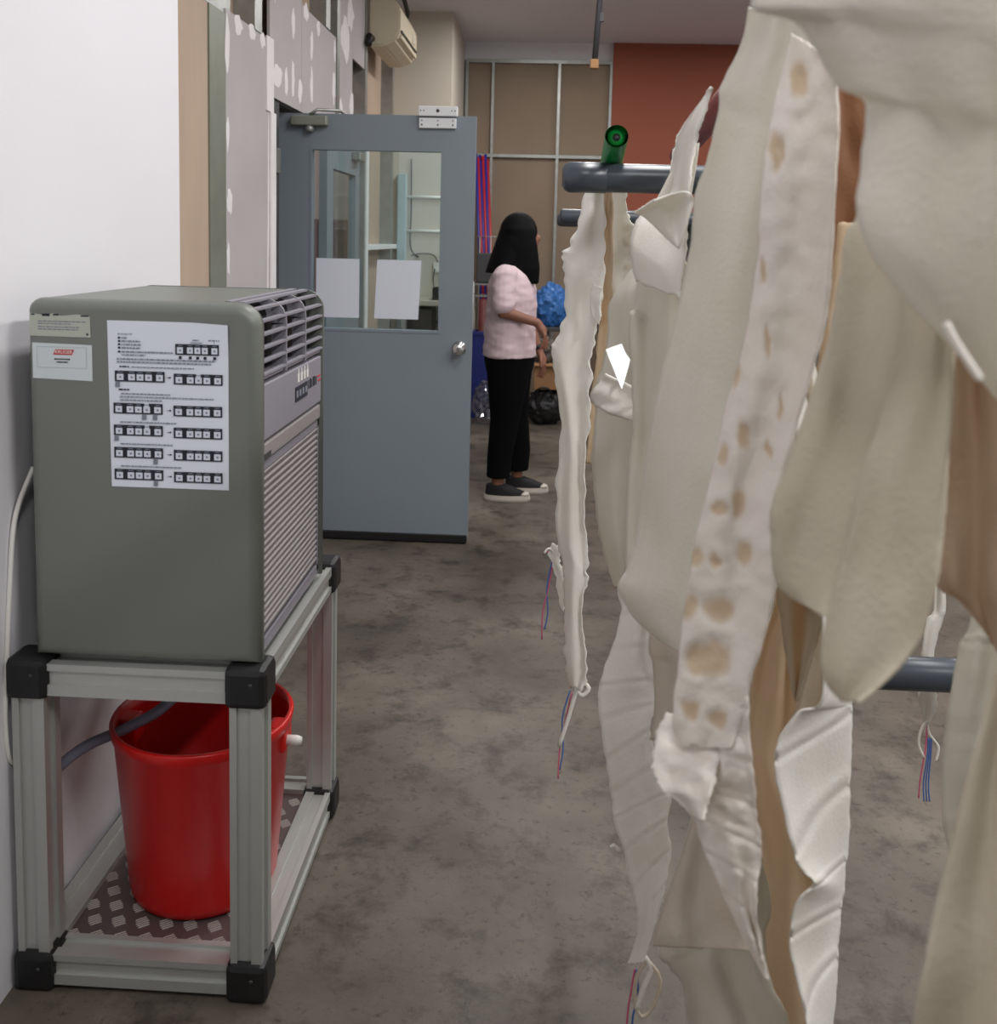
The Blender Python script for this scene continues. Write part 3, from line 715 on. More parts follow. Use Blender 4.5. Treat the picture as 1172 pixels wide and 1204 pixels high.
sA3 = strip('ragged cloth sliver hanging left of the far strip', [(650, 640), (645, 652), (652, 672), (656, 700), (660, 718)], [(657, 640), (658, 655), (662, 676), (664, 700), (662, 720)], 2.33, 2.33, CREAM2, 24, 5, .005, 1, 2.4, 3)
thread([(642, 648), (650, 655), (645, 690), (638, 720), (637, 752)], 2.34, TP, sA3); thread([(650, 655), (643, 690), (644, 720), (640, 740)], 2.34, TB, sA3); thread([(654, 655), (646, 645), (640, 650)], 2.33, CREAM2, sA3, .003, 'loose_end')
strip('bumpy cream cloth strip with finger-sized dents beneath the green tube', [(720, 208), (716, 260), (715, 300), (716, 335), (719, 360)], [(733, 208), (738, 252), (752, 282), (754, 315), (740, 360)], 2.36, 2.3, CREAM2, 60, 20, .006, 1.5, 3.2, 4,
      fn=cells([(737, 270, 6, 5), (739, 286, 6, 5), (741, 300, 6, 5), (739, 316, 6, 5), (737, 332, 5, 5), (748, 275, 5, 8), (750, 300, 4, 9)], .014, amt=.15))
strip('thin tan cloth strip glowing between the two far strips', [(711, 206), (707, 330), (702, 400), (697, 460), (692, 510), (689, 545)], [(720, 206), (720, 330), (718, 400), (714, 450), (706, 510), (697, 545)], [2.22, 2.4, 2.42, 2.42], [2.22, 2.4, 2.42, 2.42], TANC, 40, 6, .006, 1, 1.5, 5)
sS = slab('silver_scrap', [at(712, 411, 1.97), at(722, 407, 1.98), at(731, 404, 1.985), at(735, 414, 1.965), at(741, 423, 1.945), at(737, 438, 1.915), at(731, 458, 1.875), at(722, 437, 1.92)], .002, PLATEW)
tag(sS, 'small bright white scrap caught between the cloths', 'scrap')
strip('broad grey-cream cloth folding forward under the bumpy strip', [(787, 214), (760, 290), (719, 352), (714, 395), (705, 440), (694, 464), (699, 480), (698, 505), (697, 540), (699, 580), (705, 630), (714, 665), (723, 690)],
      [(810, 214), (795, 290), (762, 330), (775, 380), (785, 430), (785, 470), (782, 500), (778, 540), (775, 580), (768, 620), (760, 660), (752, 680), (745, 695)], 2.12, 1.95, CREAM, 70, 16, .016, 1.6, 2.4, 6)
strip('triangular turned-over cloth corner left of the tall plain cloth', [(694, 464), (700, 476), (716, 486), (735, 492), (742, 494)], [(712, 440), (745, 455), (768, 468), (765, 478), (745, 493)], 1.93, 1.9, CREAM2, 30, 12, .008, 1, 1.4, 7)
# --- cloth slung over the maroon rod
strip('peaked cream cloth slung over the rod above the pole', [(834, 104), (812, 136), (797, 160), (790, 190), (786, 220), (776, 240), (752, 256), (742, 290), (748, 330)],
      [(838, 104), (825, 140), (818, 165), (813, 195), (811, 225), (808, 262), (806, 300), (800, 330), (800, 350)], [1.44, 1.6, 1.75, 1.85, 1.85, 1.8, 1.75, 1.7, 1.7], [1.43, 1.43, 1.45, 1.45, 1.45, 1.45, 1.45, 1.45, 1.45], CREAM2, 70, 14, .012, 1.3, 2.6, 8)
strip('pale pointed cloth flap below the peaked cloth', [(745, 250), (756, 254), (772, 268), (784, 280), (795, 290)], [(768, 236), (800, 226), (814, 232), (808, 262), (798, 291)], 1.48, 1.4, CREAM2, 30, 14, .012, 1.3, 1.2, 9)
strip('slim cream cloth hanging under the pointed flap', [(806, 168), (760, 262), (752, 300), (746, 360), (740, 372), (742, 430), (744, 500), (738, 560), (735, 640), (735, 700)], [(822, 168), (805, 280), (808, 330), (806, 380), (804, 430), (803, 500), (800, 560), (798, 640), (796, 710), (795, 730)], 1.8, 1.7, CREAM, 60, 14, .016, 1.5, 1.6, 10)
# --- tall plain cloth
strip('tall plain cream cloth with a straight weave, left of the cast strip', [(880, 8), (872, 50), (858, 80), (846, 105), (845, 130), (837, 165), (828, 198), (817, 230), (812, 290), (800, 350), (783, 420), (768, 490), (757, 560), (748, 630), (737, 670), (727, 690), (745, 725), (775, 752)],
      [(962, 20), (960, 60), (955, 90), (950, 130), (945, 170), (940, 210), (935, 250), (930, 290), (925, 340), (915, 390), (905, 440), (895, 500), (880, 560), (868, 620), (855, 670), (845, 720), (835, 760), (822, 780)], [1.12, 1.15, 1.2, 1.25, 1.25], [1.04, 1.06, 1.08, 1.1, 1.1], CREAM, 120, 22, .012, 1.7, 1.6, 11)
# --- cast strip with thin patches
hol = [(940, 95, 13, 26), (912, 180, 9, 26), (921, 175, 6, 15), (891, 285, 4, 22), (898, 320, 5, 16), (903, 402, 4, 22), (919, 478, 4, 20), (866, 440, 6, 17), (874, 513, 9, 20), (868, 592, 11, 20), (846, 598, 10, 9), (876, 650, 11, 15), (818, 656, 12, 12), (842, 658, 9, 9), (812, 712, 11, 17), (846, 716, 20, 18), (838, 774, 26, 24), (820, 775, 15, 20), (905, 528, 5, 12), (852, 535, 6, 12), (814, 835, 13, 15), (846, 845, 14, 13)]
strip('whitish cast cloth strip pitted with rows of tan hollows', [(932, 40), (918, 95), (906, 150), (896, 220), (892, 300), (881, 370), (868, 430), (853, 480), (847, 510), (836, 560), (826, 600), (815, 650), (808, 690), (801, 750), (796, 800), (792, 850), (800, 878)],
      [(978, 70), (985, 120), (985, 170), (982, 230), (978, 300), (971, 370), (957, 430), (940, 490), (925, 540), (912, 590), (909, 640), (911, 680), (906, 720), (893, 765), (880, 805), (877, 835), (858, 880)], 1.0, .94, CASTC, 190, 34, .008, 1.2, 2.2, 12, fn=cells(hol, .0045, amt=.85), group='cream cloth strips on the rack')
strip('lumpy whitish cast cloth end drooping to a ragged tip', [(782, 838), (770, 872), (768, 900), (776, 925), (795, 940), (818, 962)], [(858, 846), (852, 870), (846, 895), (838, 925), (832, 945), (826, 966)], [1.04, 1.01, .98, .96], [1.0, .96, .93, .91], CASTC, 60, 22, .006, 1.4, 3.4, 13, fn=cells([(800, 880, 14, 14), (825, 890, 12, 13), (795, 910, 12, 10), (822, 925, 10, 12)], .004, amt=.15))
sR = strip('ribbed cream cloth cone ending in a sharp point low down', [(850, 850), (838, 905), (826, 940), (819, 965), (828, 1000), (846, 1040), (866, 1085), (884, 1120), (899, 1148)], [(878, 820), (881, 870), (886, 920), (891, 965), (895, 1005), (889, 1040), (889, 1080), (895, 1115), (902, 1152)], 0.97, .93, CASTC, 110, 20, .012, 1.1, 1.8, 14, ribs=7, ribdir=-.8, ribamp=.5, fn=cells([(862, 930, 12, 16), (868, 970, 12, 14), (872, 1010, 10, 14), (850, 960, 8, 12)], .006, amt=.1))
strip('darker beige cloth fan hanging behind the ribbed cone', [(920, 100), (880, 300), (835, 600), (830, 800), (838, 920), (815, 965), (800, 1010), (786, 1050), (772, 1090), (768, 1112)], [(960, 100), (930, 300), (875, 600), (872, 800), (872, 920), (876, 970), (880, 1020), (884, 1060), (888, 1090), (880, 1118)], 1.32, 1.22, CREAM3, 50, 16, .014, 1.4, 1.2, 15)
strip('pale cloth end dropping out of the bottom below the fan', [(920, 110), (885, 300), (830, 650), (825, 900), (775, 1100), (786, 1135), (801, 1155), (806, 1190), (815, 1260)], [(960, 110), (930, 300), (872, 650), (872, 900), (905, 1050), (900, 1100), (905, 1150), (928, 1200), (940, 1260)], 1.4, 1.3, CREAM, 50, 16, .02, 2.2, 2, 16)
# --- feathery strip
sF = strip('long pale cloth strip rippling across its width, low left of the hangings', [(852, 140), (838, 300), (795, 500), (754, 640), (728, 686), (731, 720), (722, 755), (708, 795), (704, 825), (709, 870), (714, 905), (720, 940), (722, 965), (733, 1000), (742, 1040), (749, 1075), (748, 1105), (738, 1134)],
      [(880, 140), (878, 300), (838, 500), (790, 640), (762, 690), (772, 725), (770, 760), (774, 795), (785, 820), (766, 846), (768, 880), (778, 915), (788, 940), (785, 970), (789, 1000), (782, 1040), (770, 1085), (756, 1132)], 1.62, 1.55, CREAM2, 170, 16, .012, .9, 2.0, 17, ribs=15, ribdir=.25, ribamp=.75)
strip('small beige cloth fold between the rippling strip and the cast strip', [(855, 150), (800, 500), (765, 735), (768, 780), (770, 830), (766, 870)], [(895, 150), (840, 500), (805, 735), (803, 790), (800, 840), (790, 880)], 1.4, 1.3, CREAM3, 30, 8, .01, 1, 1.2, 18)
thread([(758, 1125), (765, 1140), (757, 1160), (748, 1185)], 1.58, CREAM2, sF, .005, 'knot_tail'); thread([(762, 1130), (776, 1150), (770, 1178), (756, 1196), (746, 1180), (748, 1150), (758, 1132)], 1.58, CREAM3, sF, .0035, 'knot_loop')
thread([(746, 1140), (742, 1165), (738, 1190), (736, 1225)], 1.59, TP, sF); thread([(748, 1140), (750, 1170), (744, 1195), (742, 1225)], 1.59, TB, sF); thread([(728, 1000), (722, 994), (718, 996)], 1.62, CREAM2, sF, .003, 'loose_end')
# --- tan glowing layers and the bright strip
strip('tan translucent cloth glowing behind the bright ridged strip', [(935, 90), (925, 300), (905, 500), (912, 690), (895, 750), (883, 810), (880, 870), (886, 930), (892, 1000), (894, 1090), (910, 1190), (920, 1260)], [(975, 90), (962, 300), (945, 500), (938, 690), (936, 760), (938, 830), (940, 880), (940, 930), (955, 980), (972, 1040), (965, 1110), (968, 1190), (970, 1260)], 1.55, 1.5, TANC, 80, 14, .012, 1.5, 1.4, 19)
strip('narrow cream cloth tongue with a tan middle above the bright strip', [(925, 110), (915, 400), (905, 580), (912, 680), (919, 735), (927, 785), (934, 822)], [(972, 110), (955, 400), (960, 580), (975, 690), (965, 735), (952, 780), (938, 824)], 1.36, 1.3, CREAM3, 40, 14, .012, 1.2, 1.4, 20, fn=lambda px, py, u, t: (.01 * math.exp(-((u - .5) / .2) ** 2), .8 * math.exp(-((u - .45) / .2) ** 4)))
strip('cream cloth tail just behind the rounded foreground cloth', [(930, 110), (920, 400), (950, 580), (962, 700), (950, 760), (940, 815), (925, 860)], [(970, 110), (950, 400), (990, 580), (1000, 700), (1000, 760), (998, 810), (985, 850)], 1.44, 1.4, CREAM3, 30, 10, .01, 1, 1.2, 21)
strip('bright white cloth strip with diagonal ridges, lower middle of the hangings', [(925, 110), (920, 400), (955, 600), (968, 806), (938, 838), (916, 870), (912, 905), (921, 950), (934, 1005), (946, 1026), (957, 1038), (938, 1058), (931, 1085), (929, 1115), (937, 1150), (948, 1200), (955, 1260)],
      [(968, 110), (955, 400), (995, 600), (1000, 800), (1001, 835), (1001, 870), (999, 910), (998, 950), (996, 995), (993, 1020), (991, 1045), (988, 1070), (986, 1095), (985, 1120), (983, 1155), (979, 1200), (975, 1260)], 1.24, 1.36, CREAM2, 300, 18, .008, .8, 1.4, 22, ribs=7.0, ribdir=.75, ribamp=2.0)
# --- foreground cloths
strip('large out-of-focus cream cloth filling the top right corner', [(905, -40), (884, 4), (900, 14), (935, 24), (962, 62), (985, 100), (1018, 120), (1014, 185), (1008, 250), (1030, 305), (1080, 365), (1115, 402), (1175, 470)],
      [(1262, -60), (1262, -10), (1264, 30), (1265, 70), (1265, 110), (1265, 150), (1265, 190), (1265, 240), (1265, 290), (1265, 340), (1265, 390), (1265, 440), (1265, 490)], .68, .60, CREAM, 90, 26, .007, 2.2, 1.6, 23)
strip('wide blurred cream cloth slanting down from the upper right', [(1020, 110), (1014, 180), (1008, 250), (994, 275), (986, 330), (974, 400), (955, 460), (931, 530), (909, 590), (906, 630), (911, 680), (928, 700)],
      [(1120, 90), (1118, 160), (1115, 230), (1112, 300), (1105, 360), (1095, 420), (1080, 480), (1062, 540), (1045, 600), (1028, 650), (1010, 700), (985, 735)], .80, .74, BEIGE, 90, 18, .008, 1.4, 1.6, 24)
sN = strip('blurred cream cloth with a rounded lower end in the foreground', [(1085, -40), (1080, 150), (1062, 380), (1052, 430), (1036, 490), (1016, 550), (1002, 610), (990, 660), (976, 710), (966, 755), (968, 795), (990, 824)],
      [(1130, -40), (1128, 150), (1122, 380), (1120, 430), (1117, 490), (1113, 550), (1110, 610), (1106, 655), (1098, 700), (1078, 756), (1044, 798), (1008, 826)], .72, .68, BEIGE, 80, 16, .007, 1.2, 1.6, 25)
thread([(1112, 380), (1122, 400), (1138, 425), (1152, 446)], .56, CREAM2, sN, .0022, 'loose_strand')
strip('tan-brown shaded cloth at the right edge behind the foreground cloths', [(1115, -40), (1110, 150), (1105, 380), (1108, 460), (1108, 540), (1106, 620), (1102, 685), (1128, 705), (1160, 742)], [(1192, -40), (1192, 150), (1192, 380), (1192, 460), (1192, 540), (1192, 620), (1192, 690), (1192, 740), (1192, 800)], .86, .82, DTAN, 50, 14, .012, 1.5, 1.6, 26)
strip('added russet strip standing in for the terracotta wall in the gap right of the cast strip', [(980, 40), (980, 130), (978, 220), (972, 320)], [(1040, 40), (1038, 130), (1036, 220), (1030, 320)], 1.42, 1.42, WALLTONE, 30, 8, .01, 1, 1.4, 27)  # added strip in the terracotta wall's colour, hiding the pole in the gap
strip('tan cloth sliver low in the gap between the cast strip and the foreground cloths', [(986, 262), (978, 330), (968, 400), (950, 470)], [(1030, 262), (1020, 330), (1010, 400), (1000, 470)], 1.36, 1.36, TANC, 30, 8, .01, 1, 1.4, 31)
strip('grey-cream cloth hanging at the right edge beside the lower bar', [(1125, -30), (1130, 300), (1150, 600), (1142, 728), (1130, 755), (1122, 795), (1113, 850), (1108, 910), (1108, 960), (1116, 1000), (1126, 1040)], [(1192, -30), (1192, 300), (1192, 600), (1192, 720), (1192, 760), (1192, 800), (1192, 850), (1192, 910), (1192, 960), (1192, 1010), (1192, 1060)], 1.0, .95, CREAM, 50, 12, .012, 1.3, 1.4, 28, ribs=9)
strip('blurred foreground cloth at the lower right corner', [(1225, -60), (1220, 300), (1200, 690), (1178, 760), (1160, 830), (1140, 905), (1120, 985), (1101, 1060), (1086, 1130), (1075, 1200), (1068, 1270)], [(1222, -60), (1222, 300), (1222, 690), (1222, 760), (1222, 830), (1222, 905), (1222, 985), (1222, 1060), (1222, 1130), (1222, 1200), (1222, 1270)], .62, .58, BEIGE, 60, 14, .010, 1.3, 1.4, 29)
sW = strip('thin white cloth wisp with blue threads dangling behind the lower bar', [(1082, 215), (1088, 450), (1099, 690), (1089, 730), (1084, 765), (1082, 800), (1080, 825), (1087, 848)], [(1098, 215), (1102, 450), (1111, 690), (1108, 728), (1098, 765), (1099, 800), (1101, 830), (1092, 851)], 2.2, 2.2, CREAM2, 40, 8, .008, 1, 1.6, 30)
thread([(1090, 846), (1083, 858), (1080, 875), (1086, 890)], 2.2, CREAM2, sW, .003, 'knot_loop'); thread([(1090, 846), (1092, 862), (1103, 878), (1100, 895)], 2.2, CREAM2, sW, .003, 'knot_loop')
for dx in (-3, -1, 1): thread([(1094 + dx, 868), (1093 + dx, 890), (1090 + dx * 1.5, 920), (1091 + dx * 1.6, 942)], 2.2, TB, sW, .0016)
thread([(1090, 850), (1088, 880), (1082, 915), (1080, 938)], 2.2, TP, sW)

# ================================================================ PERSON (profile, facing right, pointing down)
py_ = 5.53
bm = bmesh.new()
hx = -.135
aell(bm, (hx, py_, 1.515), (.088, .072, .108)); aell(bm, (hx + .035, py_, 1.47), (.06, .055, .065))
aell(bm, (hx + .092, py_, 1.488), (.018, .013, .022)); aell(bm, (hx + .083, py_, 1.448), (.014, .024, .010))      # nose, lips
aell(bm, (hx + .07, py_, 1.415), (.024, .026, .018)); aell(bm, (hx - .005, py_ - .073, 1.49), (.018, .01, .03)); aell(bm, (hx - .005, py_ + .073, 1.49), (.018, .01, .03))
acaps(bm, (-.19, py_, 1.30), .055, (-.15, py_, 1.42), .047)
aloft(bm, [(-.185, py_, .80, .10, .15), (-.185, py_, .9, .11, .155), (-.18, py_, 1.05, .095, .14), (-.18, py_, 1.2, .105, .165), (-.19, py_, 1.3, .08, .165), (-.19, py_, 1.34, .05, .09)])
def arm(sh, el, wr, r=(.046, .038, .036, .024)):
    acaps(bm, sh, r[0], el, r[1]); acaps(bm, el, r[2], wr, r[3])
NS, NE, NW = (-.215, py_ - .175, 1.27), (-.22, py_ - .21, 1.085), (-.03, py_ - .2, 1.03)
FS, FE, FW = (-.18, py_ + .175, 1.27), (-.10, py_ + .19, 1.03), (-.015, py_ + .15, .83)
arm(NS, NE, NW); arm(FS, FE, FW)
def hand(wr, dirn, up, side):
    wr, dirn, up = Vector(wr), Vector(dirn).normalized(), Vector(up).normalized(); sd_ = dirn.cross(up).normalized()
    acaps(bm, wr, .022, wr + dirn * .05, .027); acaps(bm, wr + dirn * .045 + sd_ * .012, .018, wr + dirn * .075 + sd_ * .014, .014); acaps(bm, wr + dirn * .045 - sd_ * .012, .018, wr + dirn * .075 - sd_ * .014, .014)
    for k, (o_, ln) in enumerate(((-.03, .062), (-.010, .075), (.010, .07), (.03, .055))):
        b0 = wr + dirn * .075 + sd_ * o_; b1 = b0 + dirn * ln * .5 - up * .006 * (k + 1); b2 = b1 + dirn * ln * .45 - up * (.012 + .008 * k)
        acaps(bm, b0, .0095, b1, .009, 8); acaps(bm, b1, .009, b2, .008, 8)
    t0 = wr + dirn * .02 - sd_ * .02 * side; t1 = t0 + dirn * .035 - sd_ * .03 * side - up * .01; t2 = t1 + dirn * .032 - sd_ * .006 * side - up * .012
    acaps(bm, t0, .013, t1, .011, 8); acaps(bm, t1, .011, t2, .009, 8)
hand(NW, (.55, 0, -.85), (.85, 0, .55), 1); hand(FW, (.35, -.1, -.9), (.9, 0, .35), -1)
for (hx_, hy, kx, ax_, ay_) in ((-.185, py_ - .085, -.19, -.235, py_ - .075), (-.175, py_ + .085, -.16, -.13, py_ + .12)):
    acaps(bm, (hx_, hy, .82), .085, (kx, hy, .47), .058); acaps(bm, (kx, hy, .47), .055, (ax_, ay_, .10), .034)
    acaps(bm, (ax_, ay_, .07), .034, (ax_ + .09, ay_, .045), .03)
person = blob('person', bm, SKIN, None, .0075, 3)
tag(person, 'person in pale pink top and black trousers facing right, one hand pointing down', 'person')
bm = bmesh.new()
aloft(bm, [(-.185, py_, .825, .152, .205), (-.187, py_, .87, .15, .205), (-.187, py_, .98, .145, .195), (-.18, py_, 1.1, .145, .195), (-.182, py_, 1.2, .14, .2), (-.19, py_, 1.28, .115, .185), (-.195, py_, 1.33, .085, .12), (-.19, py_, 1.36, .062, .07)], 28)
for s_, e_ in ((NS, NE), (FS, FE)):
    s_, e_ = Vector(s_), Vector(e_); acaps(bm, s_ + Vector((0, .02 if s_.y < py_ else -.02, 0)), .072, s_.lerp(e_, .80 if s_.y < py_ else .72), .064)
shirt = blob('shirt', bm, SHIRT, person, .007, 3)
nrm_ = [v.normal.copy() for v in shirt.data.vertices]
for v, n_ in zip(shirt.data.vertices, nrm_):      # creases: diagonal drag lines on the body, rings on the sleeve
    c_ = v.co; k_ = noise.noise((c_.x * 7 + c_.z * 5, c_.y * 6, c_.z * 17 - c_.x * 9)) + .5 * noise.noise((c_.x * 16, c_.y * 14, c_.z * 34))
    v.co = c_ + n_ * .007 * k_
bm = bmesh.new()
aloft(bm, [(-.186, py_, .74, .135, .185), (-.186, py_, .80, .145, .192), (-.186, py_, .86, .142, .19)], 24)
for (hx_, hy, kx, ax_, ay_) in ((-.19, py_ - .085, -.20, -.23, py_ - .075), (-.175, py_ + .085, -.155, -.13, py_ + .12)):
    aloft(bm, [(ax_, ay_, .135, .068, .07), (ax_ + .005, ay_, .25, .072, .072), (kx, (hy + ay_) / 2, .47, .085, .08), (hx_ - .0, hy, .66, .112, .098), (hx_, hy, .8, .128, .105)], 20)
blob('trousers', bm, TROUS, person, .008, 3)
# hair: cap over the skull and a straight fall to the shoulders
bm = bmesh.new()
aell(bm, (hx - .018, py_, 1.522), (.108, .104, .113)); aell(bm, (hx - .03, py_, 1.45), (.112, .116, .13))
aloft(bm, [(hx - .085, py_, 1.29, .118, .12), (hx - .07, py_, 1.35, .115, .12), (hx - .05, py_, 1.44, .105, .112), (hx - .03, py_, 1.55, .09, .09)], 24)
aloft(bm, [(hx + .03, py_ - .075, 1.235, .075, .03), (hx + .025, py_ - .085, 1.32, .085, .035), (hx + .012, py_ - .08, 1.42, .085, .035), (hx - .01, py_ - .07, 1.54, .085, .04), (hx - .015, py_ - .045, 1.595, .06, .028)], 20)
aloft(bm, [(hx + .03, py_ + .08, 1.25, .07, .03), (hx + .025, py_ + .085, 1.32, .08, .035), (hx + .01, py_ + .08, 1.42, .085, .035), (hx - .005, py_ + .06, 1.54, .085, .035), (hx - .015, py_ + .045, 1.595, .06, .028)], 20)
aloft(bm, [(hx - .075, py_ - .06, 1.25, .05, .05), (hx - .075, py_ - .06, 1.35, .07, .06)], 16)
blob('hair', bm, HAIR, person, .0075, 9)
for ax_, ay_ in ((-.235, py_ - .075), (-.13, py_ + .12)):
    bm = bmesh.new(); aloft(bm, [(ax_ + .055, ay_, .022, .125, .044), (ax_ + .05, ay_, .05, .118, .042), (ax_ + .02, ay_, .075, .085, .038), (ax_ - .01, ay_, .095, .055, .036)], 24)
    sh = blob('shoe', bm, SHOE, person, .006, 3)
    bm = bmesh.new(); aloft(bm, [(ax_ + .057, ay_, .001, .13, .046), (ax_ + .057, ay_, .012, .134, .049), (ax_ + .057, ay_, .034, .131, .047)], 28)
    o = link('sole', bm, SOLE); under(sh, o)
    bm = bmesh.new(); aell(bm, (ax_ + .155, ay_, .04), (.03, .034, .014)); o = link('toe_cap', bm, SOLE, None, True); under(sh, o)
bm = bmesh.new(); wv = Vector(FW) + (Vector(FE) - Vector(FW)).normalized() * .03; dv = (Vector(FE) - Vector(FW)).normalized()
atube(bm, [wv - dv * .012, wv + dv * .012], .031, 16); o = link('watch_strap', bm, BLACK, None, True); under(person, o)

# ================================================================ CLUTTER BEHIND
# bundle of red and blue pipes in a wire hoop stand
hb = thing('hoop_stand', 'wire hoop stand holding the red and blue pipes', 'stand', (-.47, 8.62, 0))
for z in (1.5, .9, .35):
    o = tube('hoop', [(-.47 + .13 * math.cos(a), 8.62 + .13 * math.sin(a), z) for a in [2 * math.pi * k / 24 for k in range(25)]], .004, STEEL, None, 6); under(hb, o)
for k in range(3):
    a = 2 * math.pi * k / 3 + .5; o = tube('upright', [(-.47 + .13 * math.cos(a), 8.62 + .13 * math.sin(a), 0), (-.47 + .13 * math.cos(a), 8.62 + .13 * math.sin(a), 1.5)], .006, STEEL, None, 6); under(hb, o)
cols_ = [BLUEP, REDP, BLUEP, REDP, BLUEP, REDP, BLUEP, BLUEP, REDP, BLUEP]
for k, m_ in enumerate(cols_):
    xb, yb = -.50 + .021 * (k % 6) + (.01 if k > 5 else 0), 8.60 + (.04 if k > 5 else 0)
    xt = xb - .14
    o = tube('plastic_pipe', [(xb, yb, .0), (xt, yb + .2, 2.2 + .03 * math.cos(k * 1.7))], .013, m_, None, 10)
    tag(o, '%s plastic pipe standing in the bundle behind the person' % ('blue' if m_ is BLUEP else 'red'), 'pipe', '%s pipes in the bundle' % ('blue' if m_ is BLUEP else 'red'))
# blue crate, dark shelf and clear bag beside the door
cr = thing('blue_crate', 'tall dark blue plastic crate behind the person, beside the door edge', 'crate', (-.46, 8.1, 0))
for args in ((-.58, -.36, 7.98, 8.0, .0, .72), (-.58, -.36, 8.2, 8.22, .0, .72), (-.58, -.56, 8.0, 8.2, .0, .72), (-.38, -.36, 8.0, 8.2, .0, .72)):
    o = box('crate_wall', *args, mat('navy_plastic', (30, 40, 110), .45), None, .004); under(cr, o)
o = box('crate_base', -.56, -.38, 8.0, 8.2, .004, .02, mat('navy_plastic', (30, 40, 110))); under(cr, o)
o = box('crate_rim', -.59, -.35, 7.972, 7.99, .69, .72, mat('navy_plastic', (30, 40, 110)), None, .003); under(cr, o)
rb = tube('red_roll', [(-.50, 8.1, .03), (-.50, 8.1, .98)], .04, DARKRED, None, 16); tag(rb, 'upright dark red roll standing in the blue crate', 'roll')
sh_ = thing('wire_shelf', 'grey wire shelf seen between the door and the pink top', 'shelf', (-.42, 8.38, 0))
for z in (1.1, 1.0): o = boxes('shelf_wire', [(-.6 + k * .03, -.594 + k * .03, 8.3, 8.46, z, z + .006) for k in range(13)] + [(-.6, -.22, 8.3, 8.306, z - .012, z), (-.6, -.22, 8.454, 8.46, z - .012, z)], STEEL); under(sh_, o)
for x in (-.6, -.22):
    for y in (8.3, 8.46): o = tube('leg', [(x, y, 0), (x, y, 1.12)], .008, STEEL, None, 6); under(sh_, o)
dbx = box('dark_box', -.58, -.25, 8.31, 8.45, 1.107, 1.36, DGREY, None, .01); tag(dbx, 'dark box on the wire shelf behind the shoulder', 'box')
def crumple(name, c, r, m, seed, amp=.35, sub=4, floor_z=None):
    bm = bmesh.new(); bmesh.ops.create_icosphere(bm, subdivisions=sub, radius=1)
    for v in bm.verts:
        q = v.co.normalized(); s_ = 1 + amp * (abs(noise.noise(q * 2.4 + Vector((seed, 0, 0)))) + .5 * abs(noise.noise(q * 5.5 + Vector((0, seed, 0)))) - .35)
        v.co = Vector((q.x * r[0] * s_, q.y * r[1] * s_, max(q.z * r[2] * s_, -r[2] * .82)))
    o = link(name, bm, m); o.location = c; return o
pb = crumple('clear_plastic_bag', (-.42, 7.78, .15), (.13, .12, .19), CLEARP, 3, .3); tag(pb, 'crumpled clear plastic bag on the floor beside the door', 'bag')
# work table with a blue bag, box and black bag by it
tb = thing('work_table', 'grey work table behind the person, mostly hidden by the cloths', 'table', (.45, 8.2, 0))
o = box('table_top', -.0, 1.1, 7.95, 8.6, .74, .77, DGREY, None, .004); under(tb, o)
for x in (.03, 1.05):
    for y in (8.0, 8.55): o = box('leg', x - .02, x + .02, y - .02, y + .02, 0, .74, DGREY, None, .003); under(tb, o)
bb = crumple('blue_plastic_bag', (.07, 8.15, .93), (.15, .13, .195), BLUEB, 9, .28); tag(bb, 'crumpled blue plastic bag on the table behind the pointing hand', 'bag')
gb = crumple('grey_plastic_bundle', (.02, 7.86, .60), (.10, .10, .11), mat('grey_bundle', (112, 104, 98), .4, var=.4, scale=12), 5, .5); gb.location.z = .585; tag(gb, 'grey crumpled plastic bundle on the cardboard box', 'bundle')
cbx = thing('cardboard_box', 'brown cardboard box behind the hanging hand', 'box', (.06, 7.87, .29))
o = box('box_body', -.06, .17, 7.76, 7.99, .29, .50, CARD, None, .004); under(cbx, o)
o = box('box_flap', -.06, .17, 7.70, 7.765, .485, .495, CARD, None, .001); under(cbx, o)
bg = thing('black_bag', 'black bag on the floor under the cardboard box', 'bag', (.04, 7.86, 0))
o = crumple('bag_body', (.04, 7.86, .135), (.155, .13, .16), BLACK, 2, .25); under(bg, o)
o = tube('bag_handle', spline([(-.04, 7.76, .22), (-.02, 7.73, .30), (.06, 7.73, .30), (.09, 7.76, .22)], 14), .008, BLACK, None, 8); under(bg, o)

# corner counter seen through the door glass
ct = thing('side_counter', 'pale counter against the cream wall seen through the door glass', 'counter', (-.95, 7.6, 0))
o = box('counter_top', -1.1, -.60, 7.42, 7.89, .96, 1.0, mat('pale_counter', (190, 180, 164), .5), None, .004); under(ct, o)
for x in (-1.07, -.64):
    for y in (7.46, 7.85): o = box('leg', x - .02, x + .02, y - .02, y + .02, 0, .96, STEEL, None, .003); under(ct, o)
o = box('shelf', -1.09, -.61, 7.44, 7.88, .72, .74, STEEL); under(ct, o)
bs = thing('slotted_basket', 'black basket with square openings on the side counter', 'basket', (-.75, 7.6, 1.0))
for i in range(6):
    x = -.86 + i * .042; o = box('basket_bar', x, x + .01, 7.5, 7.512, 1.0, 1.09, BLACK); under(bs, o)
for z in (1.0, 1.042, 1.084): o = box('basket_rail', -.86, -.64, 7.498, 7.514, z, z + .01, BLACK); under(bs, o)
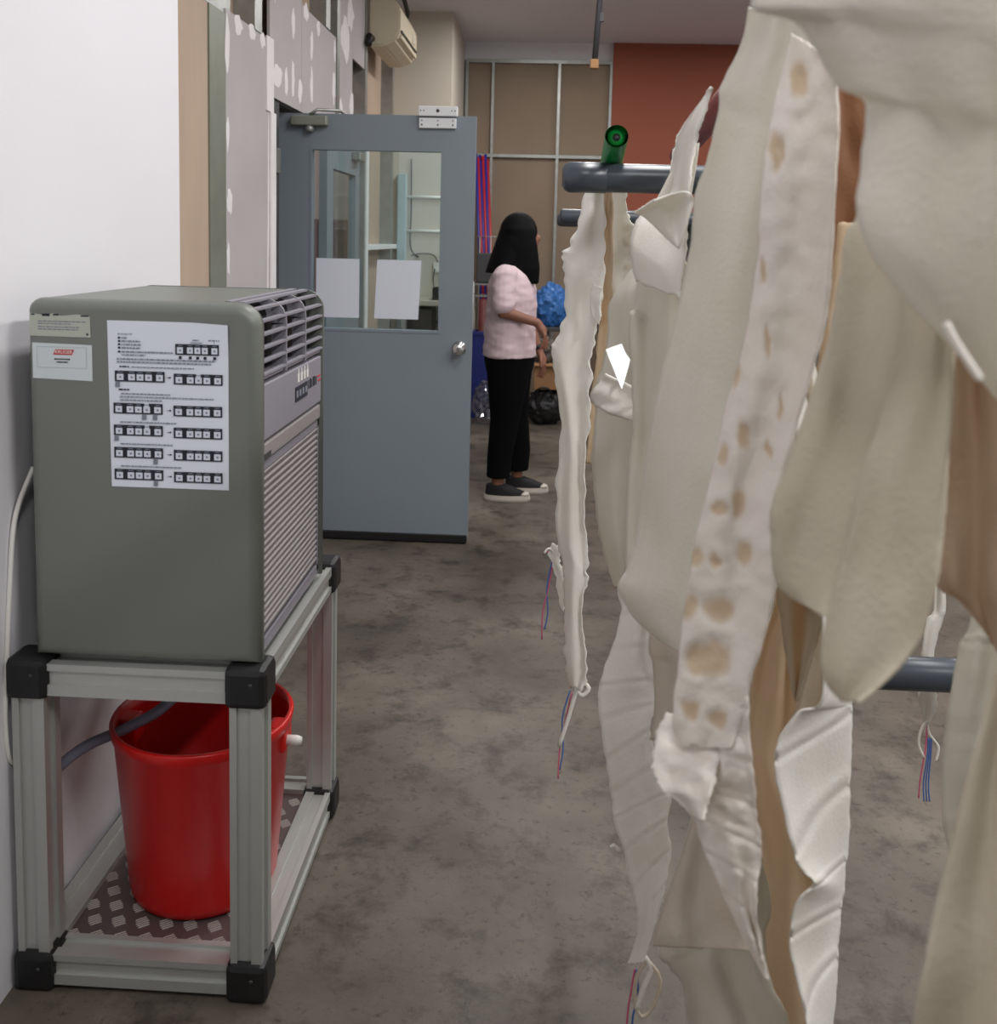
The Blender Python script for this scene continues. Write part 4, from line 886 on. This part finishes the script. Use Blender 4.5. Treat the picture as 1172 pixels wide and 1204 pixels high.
o = box('basket_back', -.86, -.64, 7.69, 7.70, 1.0, 1.094, BLACK); under(bs, o); o = box('basket_side', -.86, -.85, 7.512, 7.69, 1.0, 1.094, BLACK); under(bs, o); o = box('basket_side', -.65, -.64, 7.512, 7.69, 1.0, 1.094, BLACK); under(bs, o)
fo = crumple('crumpled_foil', (-.72, 7.55, .83), (.10, .09, .11), FOIL, 4, .6, 3); tag(fo, 'crumpled silver foil on the shelf under the basket', 'foil')
db2 = box('storage_box', -1.07, -.86, 7.48, 7.8, .742, .93, mat('dark_brown_box', (58, 48, 44), .6), None, .008); tag(db2, 'dark brown box on the counter shelf behind the door', 'box')
# services on the cream corner wall
for z, label in ((1.80, 'upper white pipe across the cream corner wall'), (1.53, 'lower white pipe across the cream corner wall')):
    tag(tube('wall_pipe', [(-1.12, 7.885, z), (-.785, 7.885, z)], .012, WPLAS, None, 8), label, 'pipe')
tag(box('horizontal_batten', -1.284, -1.19, 6.56, 7.85, 1.385, 1.42, COMPOUND, None, .002), 'white horizontal batten on the tan board seen through the door', 'batten')
tag(tube('black_cable', spline([(-1.09, 7.885, 2.1), (-1.085, 7.885, 1.7), (-1.09, 7.885, 1.45), (-1.07, 7.88, 1.36), (-1.02, 7.885, 1.32)], 24), .006, DGREY, None, 6), 'dark cable dropping down the corner wall behind the glass', 'cable')
sk = thing('wall_socket', 'white wall socket with two leads above the side counter', 'socket', (-.86, 7.89, 1.25))
o = box('socket_plate', -.90, -.81, 7.88, 7.9, 1.2, 1.28, WPLAS, None, .004); under(sk, o)
for x in (-.885, -.83): o = tube('lead', spline([(x, 7.875, 1.23), (x - .01, 7.86, 1.15), (x, 7.86, 1.05)], 12), .005, DGREY, None, 6); under(sk, o)
o = tube('lead', spline([(-.86, 7.88, 1.28), (-.9, 7.87, 1.34), (-1.0, 7.88, 1.35), (-1.08, 7.885, 1.33)], 16), .005, DGREY, None, 6); under(sk, o)
tag(box('corner_stud', -1.19, -1.12, 7.82, 7.89, 0, 1.98, mat('pale_teal_plastic', (168, 190, 194), .4), None, .004), 'pale teal corner post beside the tan board', 'post')
